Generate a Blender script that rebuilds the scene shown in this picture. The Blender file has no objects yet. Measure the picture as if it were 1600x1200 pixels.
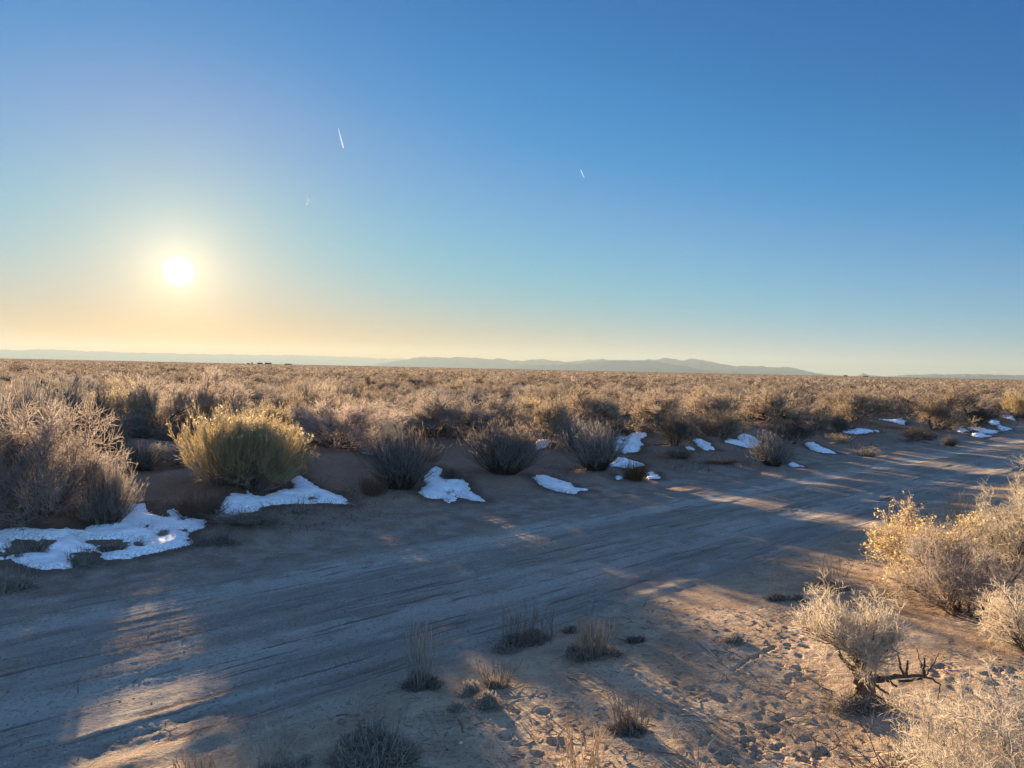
import bpy, math, random
import numpy as np
from mathutils import Matrix, Vector

R = math.radians
scene = bpy.context.scene
COL = scene.collection
random.seed(7)

# ------------------------------------------------------------------ camera
CAM_H = 2.0
FPX = 1142.0                      # focal length in pixels of the 1600 px wide photograph
PITCH = -1.17                     # degrees
ROLL = 1.2
_p, _r = R(PITCH), R(ROLL)
fwd = np.array([0, math.cos(_p), math.sin(_p)])
up0 = np.array([0, -math.sin(_p), math.cos(_p)])
rt0 = np.array([1.0, 0, 0])
# horizon falls to the right: camera turned counter-clockwise
rt = rt0 * math.cos(_r) + up0 * math.sin(_r)
up = up0 * math.cos(_r) - rt0 * math.sin(_r)

def ray(px, py):
    d = fwd + rt * ((px - 800) / FPX) + up * ((600 - py) / FPX)
    return d / np.linalg.norm(d)

cam_d = bpy.data.cameras.new('camera')
cam = bpy.data.objects.new('camera', cam_d)
COL.objects.link(cam)
cam_d.sensor_width = 36
cam_d.lens = 36 * FPX / 1600
cam_d.clip_start = 0.05
cam_d.clip_end = 300000
M = Matrix(((rt[0], up[0], -fwd[0], 0), (rt[1], up[1], -fwd[1], 0), (rt[2], up[2], -fwd[2], CAM_H), (0, 0, 0, 1)))
cam.matrix_world = M
scene.camera = cam

SUN = ray(279, 425)
SUN_EL = math.asin(SUN[2])
SUN_AZ = math.atan2(SUN[0], SUN[1])      # clockwise from +Y
SUN2 = np.array([math.sin(SUN_AZ), math.cos(SUN_AZ)])
TAN_EL = math.tan(SUN_EL)

# ------------------------------------------------------------------ noise
def _hash(ix, iy, s):
    h = (ix.astype(np.int64) * 374761393 + iy.astype(np.int64) * 668265263 + s * 1442695041) & 0xFFFFFFFF
    h = ((h ^ (h >> 13)) * 1274126177) & 0xFFFFFFFF
    h = (h ^ (h >> 16)) & 0xFFFFFFFF
    return h.astype(np.float64) / 4294967295.0

def vn(x, y, s=0):
    ix, iy = np.floor(x), np.floor(y)
    fx, fy = x - ix, y - iy
    ux, uy = fx * fx * fx * (fx * (fx * 6 - 15) + 10), fy * fy * fy * (fy * (fy * 6 - 15) + 10)
    a, b = _hash(ix, iy, s), _hash(ix + 1, iy, s)
    c, d = _hash(ix, iy + 1, s), _hash(ix + 1, iy + 1, s)
    return (a + (b - a) * ux + (c - a) * uy + (a - b - c + d) * ux * uy) * 2 - 1

def fbm(x, y, s=0, o=3):
    t, a = 0, 1.0
    for k in range(o):
        t = t + a * vn(x * 2 ** k + 17.3 * k, y * 2 ** k - 9.1 * k, s + k)
        a *= 0.5
    return t

def sstep(a, b, x):
    t = np.clip((x - a) / (b - a), 0, 1)
    return t * t * (3 - 2 * t)

# ------------------------------------------------------------------ terrain height
ROAD_AZ = R(47.4)
RD = np.array([math.sin(ROAD_AZ), math.cos(ROAD_AZ)])
RN = np.array([-math.cos(ROAD_AZ), math.sin(ROAD_AZ)])
V0, V1 = 3.95, 7.9                # near and far edge of the road, metres across
MOUNDS = []                       # x, y, radius, height
PRINTS = []                       # x, y, radius, depth, ang, stretch
CRACKS = []                       # polylines

def uv(x, y):
    return x * RD[0] + y * RD[1], x * RN[0] + y * RN[1]

def base_height(x, y):
    u, v = uv(x, y)
    r = np.sqrt(x * x + y * y)
    far = sstep(V1 + 0.2, V1 + 4.5, v)
    near = 1 - sstep(V0 - 1.2, V0 + 0.1, v)
    road = sstep(V0 - 0.3, V0 + 0.2, v) * (1 - sstep(V1 - 0.2, V1 + 0.4, v))
    fade = 1 / (1 + (r / 400) ** 2)
    z = 0.0 * x
    z += far * (0.31 + 0.10 * fbm(x * 0.35, y * 0.35, 3, 3) * fade)
    z += near * (0.03 + 0.022 * fbm(x * 0.6, y * 0.6, 5, 3))
    z += 0.062 * np.clip(V0 - 0.2 - v, 0, 4.2)          # the near side climbs away from the road, slope added to catch more sun
    # the roadway, slightly sunk between low bladed ridges
    z -= 0.05 * road
    e0 = np.exp(-((v - V0 - 0.04 * vn(u * 0.7, u * 0 + 3, 8)) / 0.13) ** 2)
    e1 = np.exp(-((v - V1 - 0.08 * vn(u * 0.5, u * 0 + 9, 9)) / 0.2) ** 2)
    z += 0.035 * e0 * (0.6 + 0.6 * vn(u * 1.2, v * 0.5, 11)) + 0.03 * e1 * (0.6 + 0.6 * vn(u * 0.9, v * 0.5, 12))
    for vc, dpt, w in ((4.95, 0.026, 0.22), (6.55, 0.024, 0.26), (5.75, -0.012, 0.3), (7.25, -0.010, 0.18), (4.45, -0.008, 0.15)):
        z -= road * dpt * np.exp(-((v - vc - 0.07 * vn(u * 0.22, u * 0 + vc, 14)) / w) ** 2)
    return z, u, v, r, road, near, far

def detail(x, y, u, v, r, road, near, far):
    z = road * (0.005 * vn(u * 0.3, v * 4.2, 21) + 0.004 * vn(u * 0.9, v * 9, 22) + 0.003 * vn(u * 2.2, v * 24, 23) + 0.003 * fbm(x * 2.6, y * 2.6, 26, 4))
    for vc, hh, ww in ((7.55, 0.016, 0.07), (7.2, 0.008, 0.045), (6.98, 0.010, 0.04), (6.2, 0.011, 0.05), (5.98, 0.007, 0.035), (5.45, 0.010, 0.05), (5.26, 0.007, 0.03), (4.62, 0.009, 0.04), (4.42, 0.012, 0.045), (4.12, 0.014, 0.06)):
        dv = v - vc - 0.06 * vn(u * 0.3, 0 * u + vc, 44) - 0.02 * vn(u * 1.7, 0 * u + vc, 45)
        z += road * hh * np.exp(-(dv / ww) ** 2) * np.clip(0.35 + 1.3 * vn(u * 0.7, 0 * u + vc * 3, 46) + 0.6 * vn(u * 3.5, 0 * u + vc * 5, 47), 0, 1.4)
    # tyre lines on the two wheel tracks
    tr = np.exp(-((v - 4.75) / 0.28) ** 2) + 0.6 * np.exp(-((v - 6.4) / 0.3) ** 2)
    tr = tr * sstep(-0.3, 0.5, vn(u * 0.21, v * 1.4, 25))
    z += road * tr * 0.0065 * np.sin(v * 60 + 1.6 * vn(u * 0.35, v * 2, 24))
    z += (0.0025 + 0.0012 * near + 0.0075 * far) * fbm(x * 5, y * 5, 31, 3)
    z += (0.3 * near + far) * 0.012 * fbm(x * 1.9, y * 1.9, 33, 2)
    z += near * (0.0028 * vn(x * 24, y * 24, 35) + 0.0016 * vn(x * 50, y * 50, 34)) + far * 0.006 * vn(x * 15, y * 15, 36) + road * (0.0018 * vn(x * 26, y * 26, 37) + 0.0014 * vn(x * 55, y * 55, 40))
    # clods along the ridges
    ed = np.exp(-((v - V0) / 0.35) ** 2) + np.exp(-((v - V1) / 0.5) ** 2)
    z += ed * 0.014 * np.maximum(0, vn(x * 7, y * 7, 38)) * np.maximum(0, vn(x * 2, y * 2, 39) + 0.3)
    return z * np.clip(1.6 - r / 30, 0, 1)

def H(x, y, full=True):
    x = np.asarray(x, dtype=float); y = np.asarray(y, dtype=float)
    z, u, v, r, road, near, far = base_height(x, y)
    for (mx, my, mr, mh) in MOUNDS:
        d2 = ((x - mx) ** 2 + (y - my) ** 2) / (mr * mr)
        z = z + mh * np.exp(-d2)
    if full:
        z = z + detail(x, y, u, v, r, road, near, far)
    return z

def ground_pt(px, py, full=False):
    d = ray(px, py)
    z = 0.0
    for _ in range(12):
        t = (CAM_H - z) / -d[2]
        x, y = d[0] * t, d[1] * t
        z = 0.5 * z + 0.5 * float(H(np.array([x]), np.array([y]), full)[0])
    return x, y, z, t * float(np.dot(d, fwd))

# ------------------------------------------------------------------ helpers
def link(name, me, parent=None):
    o = bpy.data.objects.new(name, me)
    COL.objects.link(o)
    if parent is not None:
        o.parent = parent
    return o

def mesh_np(name, V, F, mat, smooth=False):
    """V (n,3) array; F list of face arrays, each (m,k)."""
    me = bpy.data.meshes.new(name)
    if not isinstance(F, (list, tuple)):
        F = [F]
    F = [np.asarray(f, dtype=np.int32) for f in F if len(f)]
    me.vertices.add(len(V))
    me.vertices.foreach_set('co', np.ascontiguousarray(V, dtype=np.float32).ravel())
    loops = np.concatenate([f.ravel() for f in F])
    tot = np.concatenate([np.full(len(f), f.shape[1], dtype=np.int32) for f in F])
    st = np.concatenate([[0], np.cumsum(tot)[:-1]]).astype(np.int32)
    me.loops.add(len(loops)); me.loops.foreach_set('vertex_index', loops)
    me.polygons.add(len(tot)); me.polygons.foreach_set('loop_start', st)
    me.polygons.foreach_set('use_smooth', np.full(len(tot), smooth, dtype=bool))
    me.update(calc_edges=True)
    if mat is not None:
        me.materials.append(mat)
    return me

def tag(o, label=None, cat=None, group=None, kind=None):
    if label: o['label'] = label
    if cat: o['category'] = cat
    if group: o['group'] = group
    if kind: o['kind'] = kind
    return o

def empty(name, loc, rz=0.0, sc=(1, 1, 1)):
    o = bpy.data.objects.new(name, None)
    o.empty_display_size = 0.1
    COL.objects.link(o)
    o.location = loc; o.rotation_euler = (0, 0, rz); o.scale = sc
    return o

def norm(a):
    return a / np.maximum(np.linalg.norm(a, axis=-1, keepdims=True), 1e-9)

def tubes(P, Rr, sides, rng):
    """P (N,K,3) polylines, Rr (N,K) radii -> verts, quads; sides 2 gives a flat blade."""
    N, K, _ = P.shape
    T = np.empty_like(P)
    T[:, 1:-1] = P[:, 2:] - P[:, :-2]
    T[:, 0] = P[:, 1] - P[:, 0]; T[:, -1] = P[:, -1] - P[:, -2]
    T = norm(T)
    ref = norm(rng.normal(size=(N, 1, 3)))
    e1 = norm(np.cross(T, ref + 0 * T)); e2 = np.cross(T, e1)
    if sides == 2:
        V = np.stack([P - e1 * Rr[..., None], P + e1 * Rr[..., None]], axis=2)
    else:
        a = np.arange(sides) * 2 * math.pi / sides
        V = P[:, :, None, :] + Rr[:, :, None, None] * (e1[:, :, None, :] * np.cos(a)[None, None, :, None] + e2[:, :, None, :] * np.sin(a)[None, None, :, None])
    s = sides
    idx = np.arange(N * K * s).reshape(N, K, s)
    if s == 2:
        Q = np.stack([idx[:, :-1, 0], idx[:, :-1, 1], idx[:, 1:, 1], idx[:, 1:, 0]], axis=-1)
    else:
        nx = np.roll(idx, -1, axis=2)
        Q = np.stack([idx[:, :-1], nx[:, :-1], nx[:, 1:], idx[:, 1:]], axis=-1)
    return V.reshape(-1, 3), Q.reshape(-1, 4)

def merge(parts):
    Vs, Fs, off = [], [], 0
    for V, F in parts:
        Vs.append(V); Fs.append(F + off); off += len(V)
    return np.concatenate(Vs), np.concatenate(Fs)

def taper(N, K, r0, r1):
    t = np.linspace(0, 1, K)
    r0 = np.broadcast_to(np.asarray(r0, dtype=float), (N,)); r1 = np.broadcast_to(np.asarray(r1, dtype=float), (N,))
    return r0[:, None] * (1 - t) + r1[:, None] * t

# ------------------------------------------------------------------ materials
def new_mat(name):
    m = bpy.data.materials.new(name); m.use_nodes = True
    nt = m.node_tree; nt.nodes.clear()
    return m, nt, nt.nodes, nt.links

def N_(nt, t, **kw):
    n = nt.nodes.new(t)
    for k, v in kw.items():
        setattr(n, k, v)
    return n

def plant_mat(name, c0, c1, trans=0.35, rough=0.75, tcol=None, zcol=None):
    """dry plant matter: colour varies from twig to twig and from plant to plant; thin, so it lets light through."""
    m, nt, nd, lk = new_mat(name)
    out = N_(nt, 'ShaderNodeOutputMaterial')
    geo = N_(nt, 'ShaderNodeNewGeometry')
    oi = N_(nt, 'ShaderNodeObjectInfo')
    mix = N_(nt, 'ShaderNodeMix', data_type='RGBA')
    mix.inputs[6].default_value = (*c0, 1); mix.inputs[7].default_value = (*c1, 1)
    lk.new(geo.outputs['Random Per Island'], mix.inputs[0])
    hsv = N_(nt, 'ShaderNodeHueSaturation')
    mr = N_(nt, 'ShaderNodeMapRange'); mr.inputs[3].default_value = 0.62; mr.inputs[4].default_value = 0.98
    lk.new(oi.outputs['Random'], mr.inputs[0])
    lk.new(mr.outputs[0], hsv.inputs['Value']); lk.new(mix.outputs[2], hsv.inputs['Color'])
    d = N_(nt, 'ShaderNodeBsdfDiffuse'); t = N_(nt, 'ShaderNodeBsdfTranslucent')
    d.inputs['Roughness'].default_value = rough
    lk.new(hsv.outputs[0], d.inputs[0])
    if tcol:
        mm = N_(nt, 'ShaderNodeMix', data_type='RGBA', blend_type='MULTIPLY'); mm.inputs[0].default_value = 1
        mm.inputs[7].default_value = (*tcol, 1); lk.new(hsv.outputs[0], mm.inputs[6]); lk.new(mm.outputs[2], t.inputs[0])
    else:
        lk.new(hsv.outputs[0], t.inputs[0])
    ms = N_(nt, 'ShaderNodeMixShader'); ms.inputs[0].default_value = trans
    lk.new(d.outputs[0], ms.inputs[1]); lk.new(t.outputs[0], ms.inputs[2]); lk.new(ms.outputs[0], out.inputs[0])
    return m

MAT = {}
MAT['twig'] = plant_mat('pale_twig', (0.31, 0.25, 0.205), (0.49, 0.41, 0.345), 0.42)
MAT['twig_soft'] = plant_mat('soft_pale_twig', (0.36, 0.285, 0.24), (0.57, 0.475, 0.41), 0.5)
MAT['twig_tan'] = plant_mat('tan_twig', (0.31, 0.24, 0.175), (0.50, 0.40, 0.30), 0.38)
MAT['twig_grey'] = plant_mat('grey_twig', (0.26, 0.225, 0.20), (0.47, 0.41, 0.365), 0.32)
MAT['twig_dark'] = plant_mat('dark_twig', (0.12, 0.105, 0.09), (0.24, 0.205, 0.17), 0.25)
MAT['twig_frost'] = plant_mat('lichen_grey_twig', (0.44, 0.365, 0.285), (0.78, 0.675, 0.53), 0.42)
MAT['stem'] = plant_mat('brown_stem', (0.09, 0.062, 0.045), (0.17, 0.125, 0.095), 0.05)
MAT['stem_red'] = plant_mat('reddish_stem', (0.17, 0.095, 0.07), (0.27, 0.17, 0.125), 0.15)
MAT['stem_mauve'] = plant_mat('mauve_grey_stem', (0.20, 0.155, 0.135), (0.36, 0.29, 0.25), 0.3)
MAT['rabbit'] = plant_mat('olive_straw_stem', (0.38, 0.28, 0.15), (0.58, 0.46, 0.25), 0.42)
MAT['seed'] = plant_mat('cream_seed_head', (0.66, 0.57, 0.40), (0.84, 0.76, 0.58), 0.5)
MAT['gold'] = plant_mat('golden_leaf', (0.62, 0.44, 0.17), (0.88, 0.68, 0.32), 0.5)
MAT['straw'] = plant_mat('straw', (0.46, 0.35, 0.22), (0.66, 0.53, 0.36), 0.45)
MAT['straw_grey'] = plant_mat('grey_straw', (0.30, 0.255, 0.21), (0.5, 0.43, 0.35), 0.4)
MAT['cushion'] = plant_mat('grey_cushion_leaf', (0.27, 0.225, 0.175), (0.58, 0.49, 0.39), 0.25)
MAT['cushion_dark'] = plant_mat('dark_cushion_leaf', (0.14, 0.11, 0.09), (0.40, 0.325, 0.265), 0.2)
MAT['rust'] = plant_mat('rust_brown_grass', (0.19, 0.10, 0.030), (0.34, 0.20, 0.11), 0.35)
MAT['grit'] = plant_mat('grit', (0.16, 0.125, 0.10), (0.46, 0.40, 0.34), 0.0)
MAT['litter'] = plant_mat('bleached_litter', (0.17, 0.13, 0.10), (0.50, 0.43, 0.36), 0.1)

def bark_mat():
    m, nt, nd, lk = new_mat('shredded_bark')
    out = N_(nt, 'ShaderNodeOutputMaterial'); b = N_(nt, 'ShaderNodeBsdfPrincipled')
    tc = N_(nt, 'ShaderNodeTexCoord'); mp = N_(nt, 'ShaderNodeMapping'); mp.inputs['Scale'].default_value = (40, 40, 7)
    n = N_(nt, 'ShaderNodeTexNoise'); n.inputs['Scale'].default_value = 1.0; n.inputs['Detail'].default_value = 6
    cr = N_(nt, 'ShaderNodeValToRGB')
    cr.color_ramp.elements[0].position = 0.35; cr.color_ramp.elements[0].color = (0.05, 0.03, 0.02, 1)
    cr.color_ramp.elements[1].position = 0.7; cr.color_ramp.elements[1].color = (0.26, 0.14, 0.075, 1)
    bu = N_(nt, 'ShaderNodeBump'); bu.inputs['Strength'].default_value = 0.9; bu.inputs['Distance'].default_value = 0.012
    lk.new(tc.outputs['Object'], mp.inputs[0]); lk.new(mp.outputs[0], n.inputs[0]); lk.new(n.outputs[0], cr.inputs[0])
    lk.new(cr.outputs[0], b.inputs['Base Color']); lk.new(n.outputs[0], bu.inputs['Height']); lk.new(bu.outputs[0], b.inputs['Normal'])
    b.inputs['Roughness'].default_value = 0.85
    lk.new(b.outputs[0], out.inputs[0])
    return m
MAT['bark'] = bark_mat()

def ground_mat():
    m, nt, nd, lk = new_mat('desert_soil')
    out = N_(nt, 'ShaderNodeOutputMaterial'); b = N_(nt, 'ShaderNodeBsdfPrincipled')
    b.inputs['Roughness'].default_value = 0.92; b.inputs['Specular IOR Level'].default_value = 0.0
    geo = N_(nt, 'ShaderNodeNewGeometry')
    def dot(vec):
        n = N_(nt, 'ShaderNodeVectorMath', operation='DOT_PRODUCT'); lk.new(geo.outputs['Position'], n.inputs[0]); n.inputs[1].default_value = vec
        return n.outputs['Value']
    v = dot((RN[0], RN[1], 0)); u = dot((RD[0], RD[1], 0))
    def noise(vec, sc, det=4, rough=0.55):
        n = N_(nt, 'ShaderNodeTexNoise'); n.inputs['Scale'].default_value = sc; n.inputs['Detail'].default_value = det; n.inputs['Roughness'].default_value = rough
        lk.new(vec, n.inputs['Vector']); return n.outputs[0]
    def rng(x, a, b_, c=0, d=1):
        n = N_(nt, 'ShaderNodeMapRange', interpolation_type='SMOOTHSTEP'); lk.new(x, n.inputs[0])
        for i, q in enumerate((a, b_, c, d)): n.inputs[i + 1].default_value = q
        return n.outputs[0]
    def math_(op, a, b_):
        n = N_(nt, 'ShaderNodeMath', operation=op)
        for i, q in enumerate((a, b_)):
            if isinstance(q, (int, float)): n.inputs[i].default_value = q
            else: lk.new(q, n.inputs[i])
        return n.outputs[0]
    def mixc(f, a, b_):
        n = N_(nt, 'ShaderNodeMix', data_type='RGBA')
        if isinstance(f, (int, float)): n.inputs[0].default_value = f
        else: lk.new(f, n.inputs[0])
        for i, q in ((6, a), (7, b_)):
            if isinstance(q, tuple): n.inputs[i].default_value = (*q, 1)
            else: lk.new(q, n.inputs[i])
        return n.outputs[2]
    P = geo.outputs['Position']
    comb = N_(nt, 'ShaderNodeCombineXYZ')
    lk.new(math_('MULTIPLY', u, 0.3), comb.inputs[0]); lk.new(math_('MULTIPLY', v, 1.9), comb.inputs[1])
    streak = noise(comb.outputs[0], 1.6, 5, 0.6)
    big = noise(P, 0.5, 4); mid = noise(P, 3.2, 5, 0.6); fine = noise(P, 38, 3, 0.7); grain = noise(P, 160, 2, 0.7)
    wob = math_('ADD', v, math_('MULTIPLY', math_('SUBTRACT', mid, 0.5), 0.9))
    road = math_('MULTIPLY', rng(wob, V0 - 0.45, V0 + 0.25), math_('SUBTRACT', 1, rng(wob, V1 - 1.25, V1 - 0.55)))
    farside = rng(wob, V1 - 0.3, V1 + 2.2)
    fl = N_(nt, 'ShaderNodeCombineXYZ'); lk.new(math_('MULTIPLY', u, 0.9), fl.inputs[0]); lk.new(math_('MULTIPLY', v, 17.0), fl.inputs[1])
    lines = noise(fl.outputs[0], 1.0, 3, 0.6)
    fl2 = N_(nt, 'ShaderNodeCombineXYZ'); lk.new(math_('MULTIPLY', u, 0.25), fl2.inputs[0]); lk.new(math_('MULTIPLY', v, 5.0), fl2.inputs[1])
    lines2 = noise(fl2.outputs[0], 1.0, 3, 0.6)
    near_c = mixc(rng(mid, 0.35, 0.7), (0.345, 0.24, 0.158), (0.52, 0.388, 0.262))
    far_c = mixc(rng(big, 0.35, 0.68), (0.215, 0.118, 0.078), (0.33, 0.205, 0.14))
    road_c = mixc(rng(streak, 0.36, 0.66), (0.27, 0.22, 0.18), (0.40, 0.35, 0.295))
    road_c = mixc(math_('MULTIPLY', rng(mid, 0.5, 0.7), 0.5), road_c, (0.25, 0.195, 0.15))
    tl = math_('MULTIPLY', math_('SUBTRACT', 1, rng(math_('ABSOLUTE', math_('SUBTRACT', wob, 6.55), 0), 0.08, 0.3)), 0.8)
    road_c = mixc(tl, road_c, (0.45, 0.40, 0.345))
    t2 = math_('MULTIPLY', math_('SUBTRACT', 1, rng(math_('ABSOLUTE', math_('SUBTRACT', wob, 4.95), 0), 0.08, 0.28)), 0.7)
    road_c = mixc(t2, road_c, (0.43, 0.375, 0.32))
    for vv, ww in ((5.75, 0.28), (4.3, 0.2), (7.05, 0.2)):
        tt = math_('MULTIPLY', math_('MULTIPLY', math_('SUBTRACT', 1, rng(math_('ABSOLUTE', math_('SUBTRACT', wob, vv), 0), 0.04, ww)), 0.5), rng(streak, 0.4, 0.6))
        road_c = mixc(tt, road_c, (0.21, 0.165, 0.13))
    shoulder_c = mixc(rng(mid, 0.35, 0.7), (0.245, 0.175, 0.135), (0.37, 0.29, 0.235))
    c = mixc(rng(v, 5.0, 6.0), near_c, shoulder_c)
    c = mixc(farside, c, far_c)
    road_c = mixc(math_('MULTIPLY', rng(lines, 0.55, 0.62), math_('MULTIPLY', rng(lines2, 0.4, 0.56), 0.95)), road_c, (0.155, 0.118, 0.092))  # dark lines paint the shading of rut and ridge edges into the colour
    road_c = mixc(math_('MULTIPLY', rng(lines2, 0.58, 0.7), 0.5), road_c, (0.47, 0.42, 0.36))
    c = mixc(road, c, road_c)
    pv_ = N_(nt, 'ShaderNodeTexVoronoi'); pv_.inputs['Scale'].default_value = 42; lk.new(P, pv_.inputs['Vector'])
    pb = N_(nt, 'ShaderNodeSeparateColor'); lk.new(pv_.outputs['Color'], pb.inputs[0])
    pm_ = math_('SUBTRACT', 1, rng(pv_.outputs['Distance'], 0.16, 0.34))
    c = mixc(math_('MULTIPLY', math_('MULTIPLY', pm_, rng(pb.outputs[0], 0.72, 0.9)), 0.75), c, (0.56, 0.50, 0.43))
    c = mixc(math_('MULTIPLY', math_('MULTIPLY', pm_, rng(pb.outputs[1], 0.62, 0.85)), 0.75), c, (0.12, 0.09, 0.07))
    # pale dust specks and dark crumbs of old plant matter
    sp = N_(nt, 'ShaderNodeTexVoronoi'); sp.inputs['Scale'].default_value = 22; lk.new(P, sp.inputs['Vector'])
    speck = math_('MULTIPLY', math_('SUBTRACT', 1, rng(sp.outputs['Distance'], 0.10, 0.2)), rng(noise(P, 1.3, 3), 0.48, 0.62))
    c = mixc(math_('MULTIPLY', speck, 0.55), c, (0.52, 0.46, 0.39))
    c = mixc(math_('MULTIPLY', rng(fine, 0.52, 0.68), 0.6), c, (0.15, 0.105, 0.075))
    c = mixc(math_('MULTIPLY', rng(grain, 0.5, 0.72), 0.35), c, (0.55, 0.48, 0.40))
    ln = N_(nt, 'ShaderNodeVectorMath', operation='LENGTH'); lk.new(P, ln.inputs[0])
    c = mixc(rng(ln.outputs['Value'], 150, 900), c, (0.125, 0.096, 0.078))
    wa = N_(nt, 'ShaderNodeAttribute', attribute_name='wet')
    c = mixc(math_('MULTIPLY', wa.outputs['Fac'], 0.6), c, (0.085, 0.055, 0.04))
    lk.new(c, b.inputs['Base Color'])
    # crust cracks off the road
    vor = N_(nt, 'ShaderNodeTexVoronoi', feature='DISTANCE_TO_EDGE'); vor.inputs['Scale'].default_value = 2.6
    wv = N_(nt, 'ShaderNodeVectorMath', operation='MULTIPLY_ADD')
    nz = N_(nt, 'ShaderNodeTexNoise'); nz.inputs['Scale'].default_value = 5; lk.new(P, nz.inputs['Vector'])
    lk.new(nz.outputs['Color'], wv.inputs[0]); wv.inputs[1].default_value = (0.25, 0.25, 0.0); lk.new(P, wv.inputs[2]); lk.new(wv.outputs[0], vor.inputs['Vector'])
    crack = math_('MULTIPLY', math_('SUBTRACT', 1, rng(vor.outputs['Distance'], 0.0, 0.022)), rng(noise(P, 0.9, 2), 0.52, 0.66))
    hgt = math_('ADD', math_('MULTIPLY', fine, 0.018), math_('MULTIPLY', grain, 0.008))
    hgt = math_('ADD', hgt, math_('MULTIPLY', mid, 0.006))
    hgt = math_('SUBTRACT', hgt, math_('MULTIPLY', crack, 0.016))
    hgt = math_('ADD', hgt, math_('MULTIPLY', math_('MULTIPLY', streak, road), 0.012))
    bu = N_(nt, 'ShaderNodeBump'); bu.inputs['Strength'].default_value = 0.8; bu.inputs['Distance'].default_value = 1.0
    lk.new(hgt, bu.inputs['Height']); lk.new(bu.outputs[0], b.inputs['Normal'])
    lk.new(b.outputs[0], out.inputs[0])
    return m
MAT['ground'] = ground_mat()

def snow_mat():
    m, nt, nd, lk = new_mat('old_snow')
    out = N_(nt, 'ShaderNodeOutputMaterial'); b = N_(nt, 'ShaderNodeBsdfPrincipled')
    b.inputs['Roughness'].default_value = 0.55
    geo = N_(nt, 'ShaderNodeNewGeometry')
    n = N_(nt, 'ShaderNodeTexNoise'); n.inputs['Scale'].default_value = 9; n.inputs['Detail'].default_value = 6; lk.new(geo.outputs['Position'], n.inputs['Vector'])
    n2 = N_(nt, 'ShaderNodeTexNoise'); n2.inputs['Scale'].default_value = 45; n2.inputs['Detail'].default_value = 3; lk.new(geo.outputs['Position'], n2.inputs['Vector'])
    cr = N_(nt, 'ShaderNodeValToRGB'); cr.color_ramp.elements[0].position = 0.3; cr.color_ramp.elements[0].color = (0.80, 0.82, 0.85, 1)
    cr.color_ramp.elements[1].position = 0.6; cr.color_ramp.elements[1].color = (0.93, 0.94, 0.96, 1)
    vz = N_(nt, 'ShaderNodeTexVoronoi'); vz.inputs['Scale'].default_value = 26; lk.new(geo.outputs['Position'], vz.inputs['Vector'])
    r1 = N_(nt, 'ShaderNodeMapRange'); lk.new(vz.outputs['Distance'], r1.inputs[0])
    for i, q in enumerate((0.08, 0.2, 1.0, 0.0)): r1.inputs[i + 1].default_value = q
    r2 = N_(nt, 'ShaderNodeMapRange'); lk.new(n.outputs[0], r2.inputs[0])
    for i, q in enumerate((0.5, 0.68, 0.0, 0.75)): r2.inputs[i + 1].default_value = q
    mu = N_(nt, 'ShaderNodeMath', operation='MULTIPLY'); lk.new(r1.outputs[0], mu.inputs[0]); lk.new(r2.outputs[0], mu.inputs[1])
    md = N_(nt, 'ShaderNodeMix', data_type='RGBA'); lk.new(mu.outputs[0], md.inputs[0]); lk.new(cr.outputs[0], md.inputs[6]); md.inputs[7].default_value = (0.30, 0.22, 0.16, 1)
    ea = N_(nt, 'ShaderNodeAttribute', attribute_name='edge')
    e1 = N_(nt, 'ShaderNodeMapRange'); lk.new(n2.outputs[0], e1.inputs[0])
    for i, q in enumerate((0.42, 0.62, 0.0, 0.75)): e1.inputs[i + 1].default_value = q
    e2 = N_(nt, 'ShaderNodeMath', operation='MULTIPLY'); lk.new(ea.outputs['Fac'], e2.inputs[0]); lk.new(e1.outputs[0], e2.inputs[1])
    me2 = N_(nt, 'ShaderNodeMix', data_type='RGBA'); lk.new(e2.outputs[0], me2.inputs[0]); lk.new(md.outputs[2], me2.inputs[6]); me2.inputs[7].default_value = (0.36, 0.28, 0.22, 1)
    lk.new(n.outputs[0], cr.inputs[0]); lk.new(me2.outputs[2], b.inputs['Base Color'])
    ad = N_(nt, 'ShaderNodeMath', operation='MULTIPLY_ADD'); ad.inputs[1].default_value = 0.25; lk.new(n2.outputs[0], ad.inputs[0]); lk.new(n.outputs[0], ad.inputs[2])
    bu = N_(nt, 'ShaderNodeBump'); bu.inputs['Strength'].default_value = 0.5; bu.inputs['Distance'].default_value = 0.05
    lk.new(ad.outputs[0], bu.inputs['Height']); lk.new(bu.outputs[0], b.inputs['Normal'])
    lk.new(b.outputs[0], out.inputs[0])
    return m
MAT['snow'] = snow_mat()

def plain_mat(name, c, rough=0.8, var=0.15, sc=3.0):
    m, nt, nd, lk = new_mat(name)
    out = N_(nt, 'ShaderNodeOutputMaterial'); b = N_(nt, 'ShaderNodeBsdfPrincipled'); b.inputs['Roughness'].default_value = rough; b.inputs['Specular IOR Level'].default_value = 0.0
    tc = N_(nt, 'ShaderNodeTexCoord'); n = N_(nt, 'ShaderNodeTexNoise'); n.inputs['Scale'].default_value = sc; n.inputs['Detail'].default_value = 5
    lk.new(tc.outputs['Object'], n.inputs['Vector'])
    mx = N_(nt, 'ShaderNodeMix', data_type='RGBA')
    mx.inputs[6].default_value = (*[q * (1 - var) for q in c], 1); mx.inputs[7].default_value = (*[min(1, q * (1 + var)) for q in c], 1)
    lk.new(n.outputs[0], mx.inputs[0]); lk.new(mx.outputs[2], b.inputs['Base Color']); lk.new(b.outputs[0], out.inputs[0])
    return m
MAT['mountain'] = plain_mat('mountain_rock', (0.16, 0.14, 0.13), 0.95, 0.4, 0.0006)
MAT['shed'] = plain_mat('shed_board', (0.22, 0.18, 0.15))
MAT['roof'] = plain_mat('shed_roof', (0.12, 0.11, 0.11))
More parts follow.
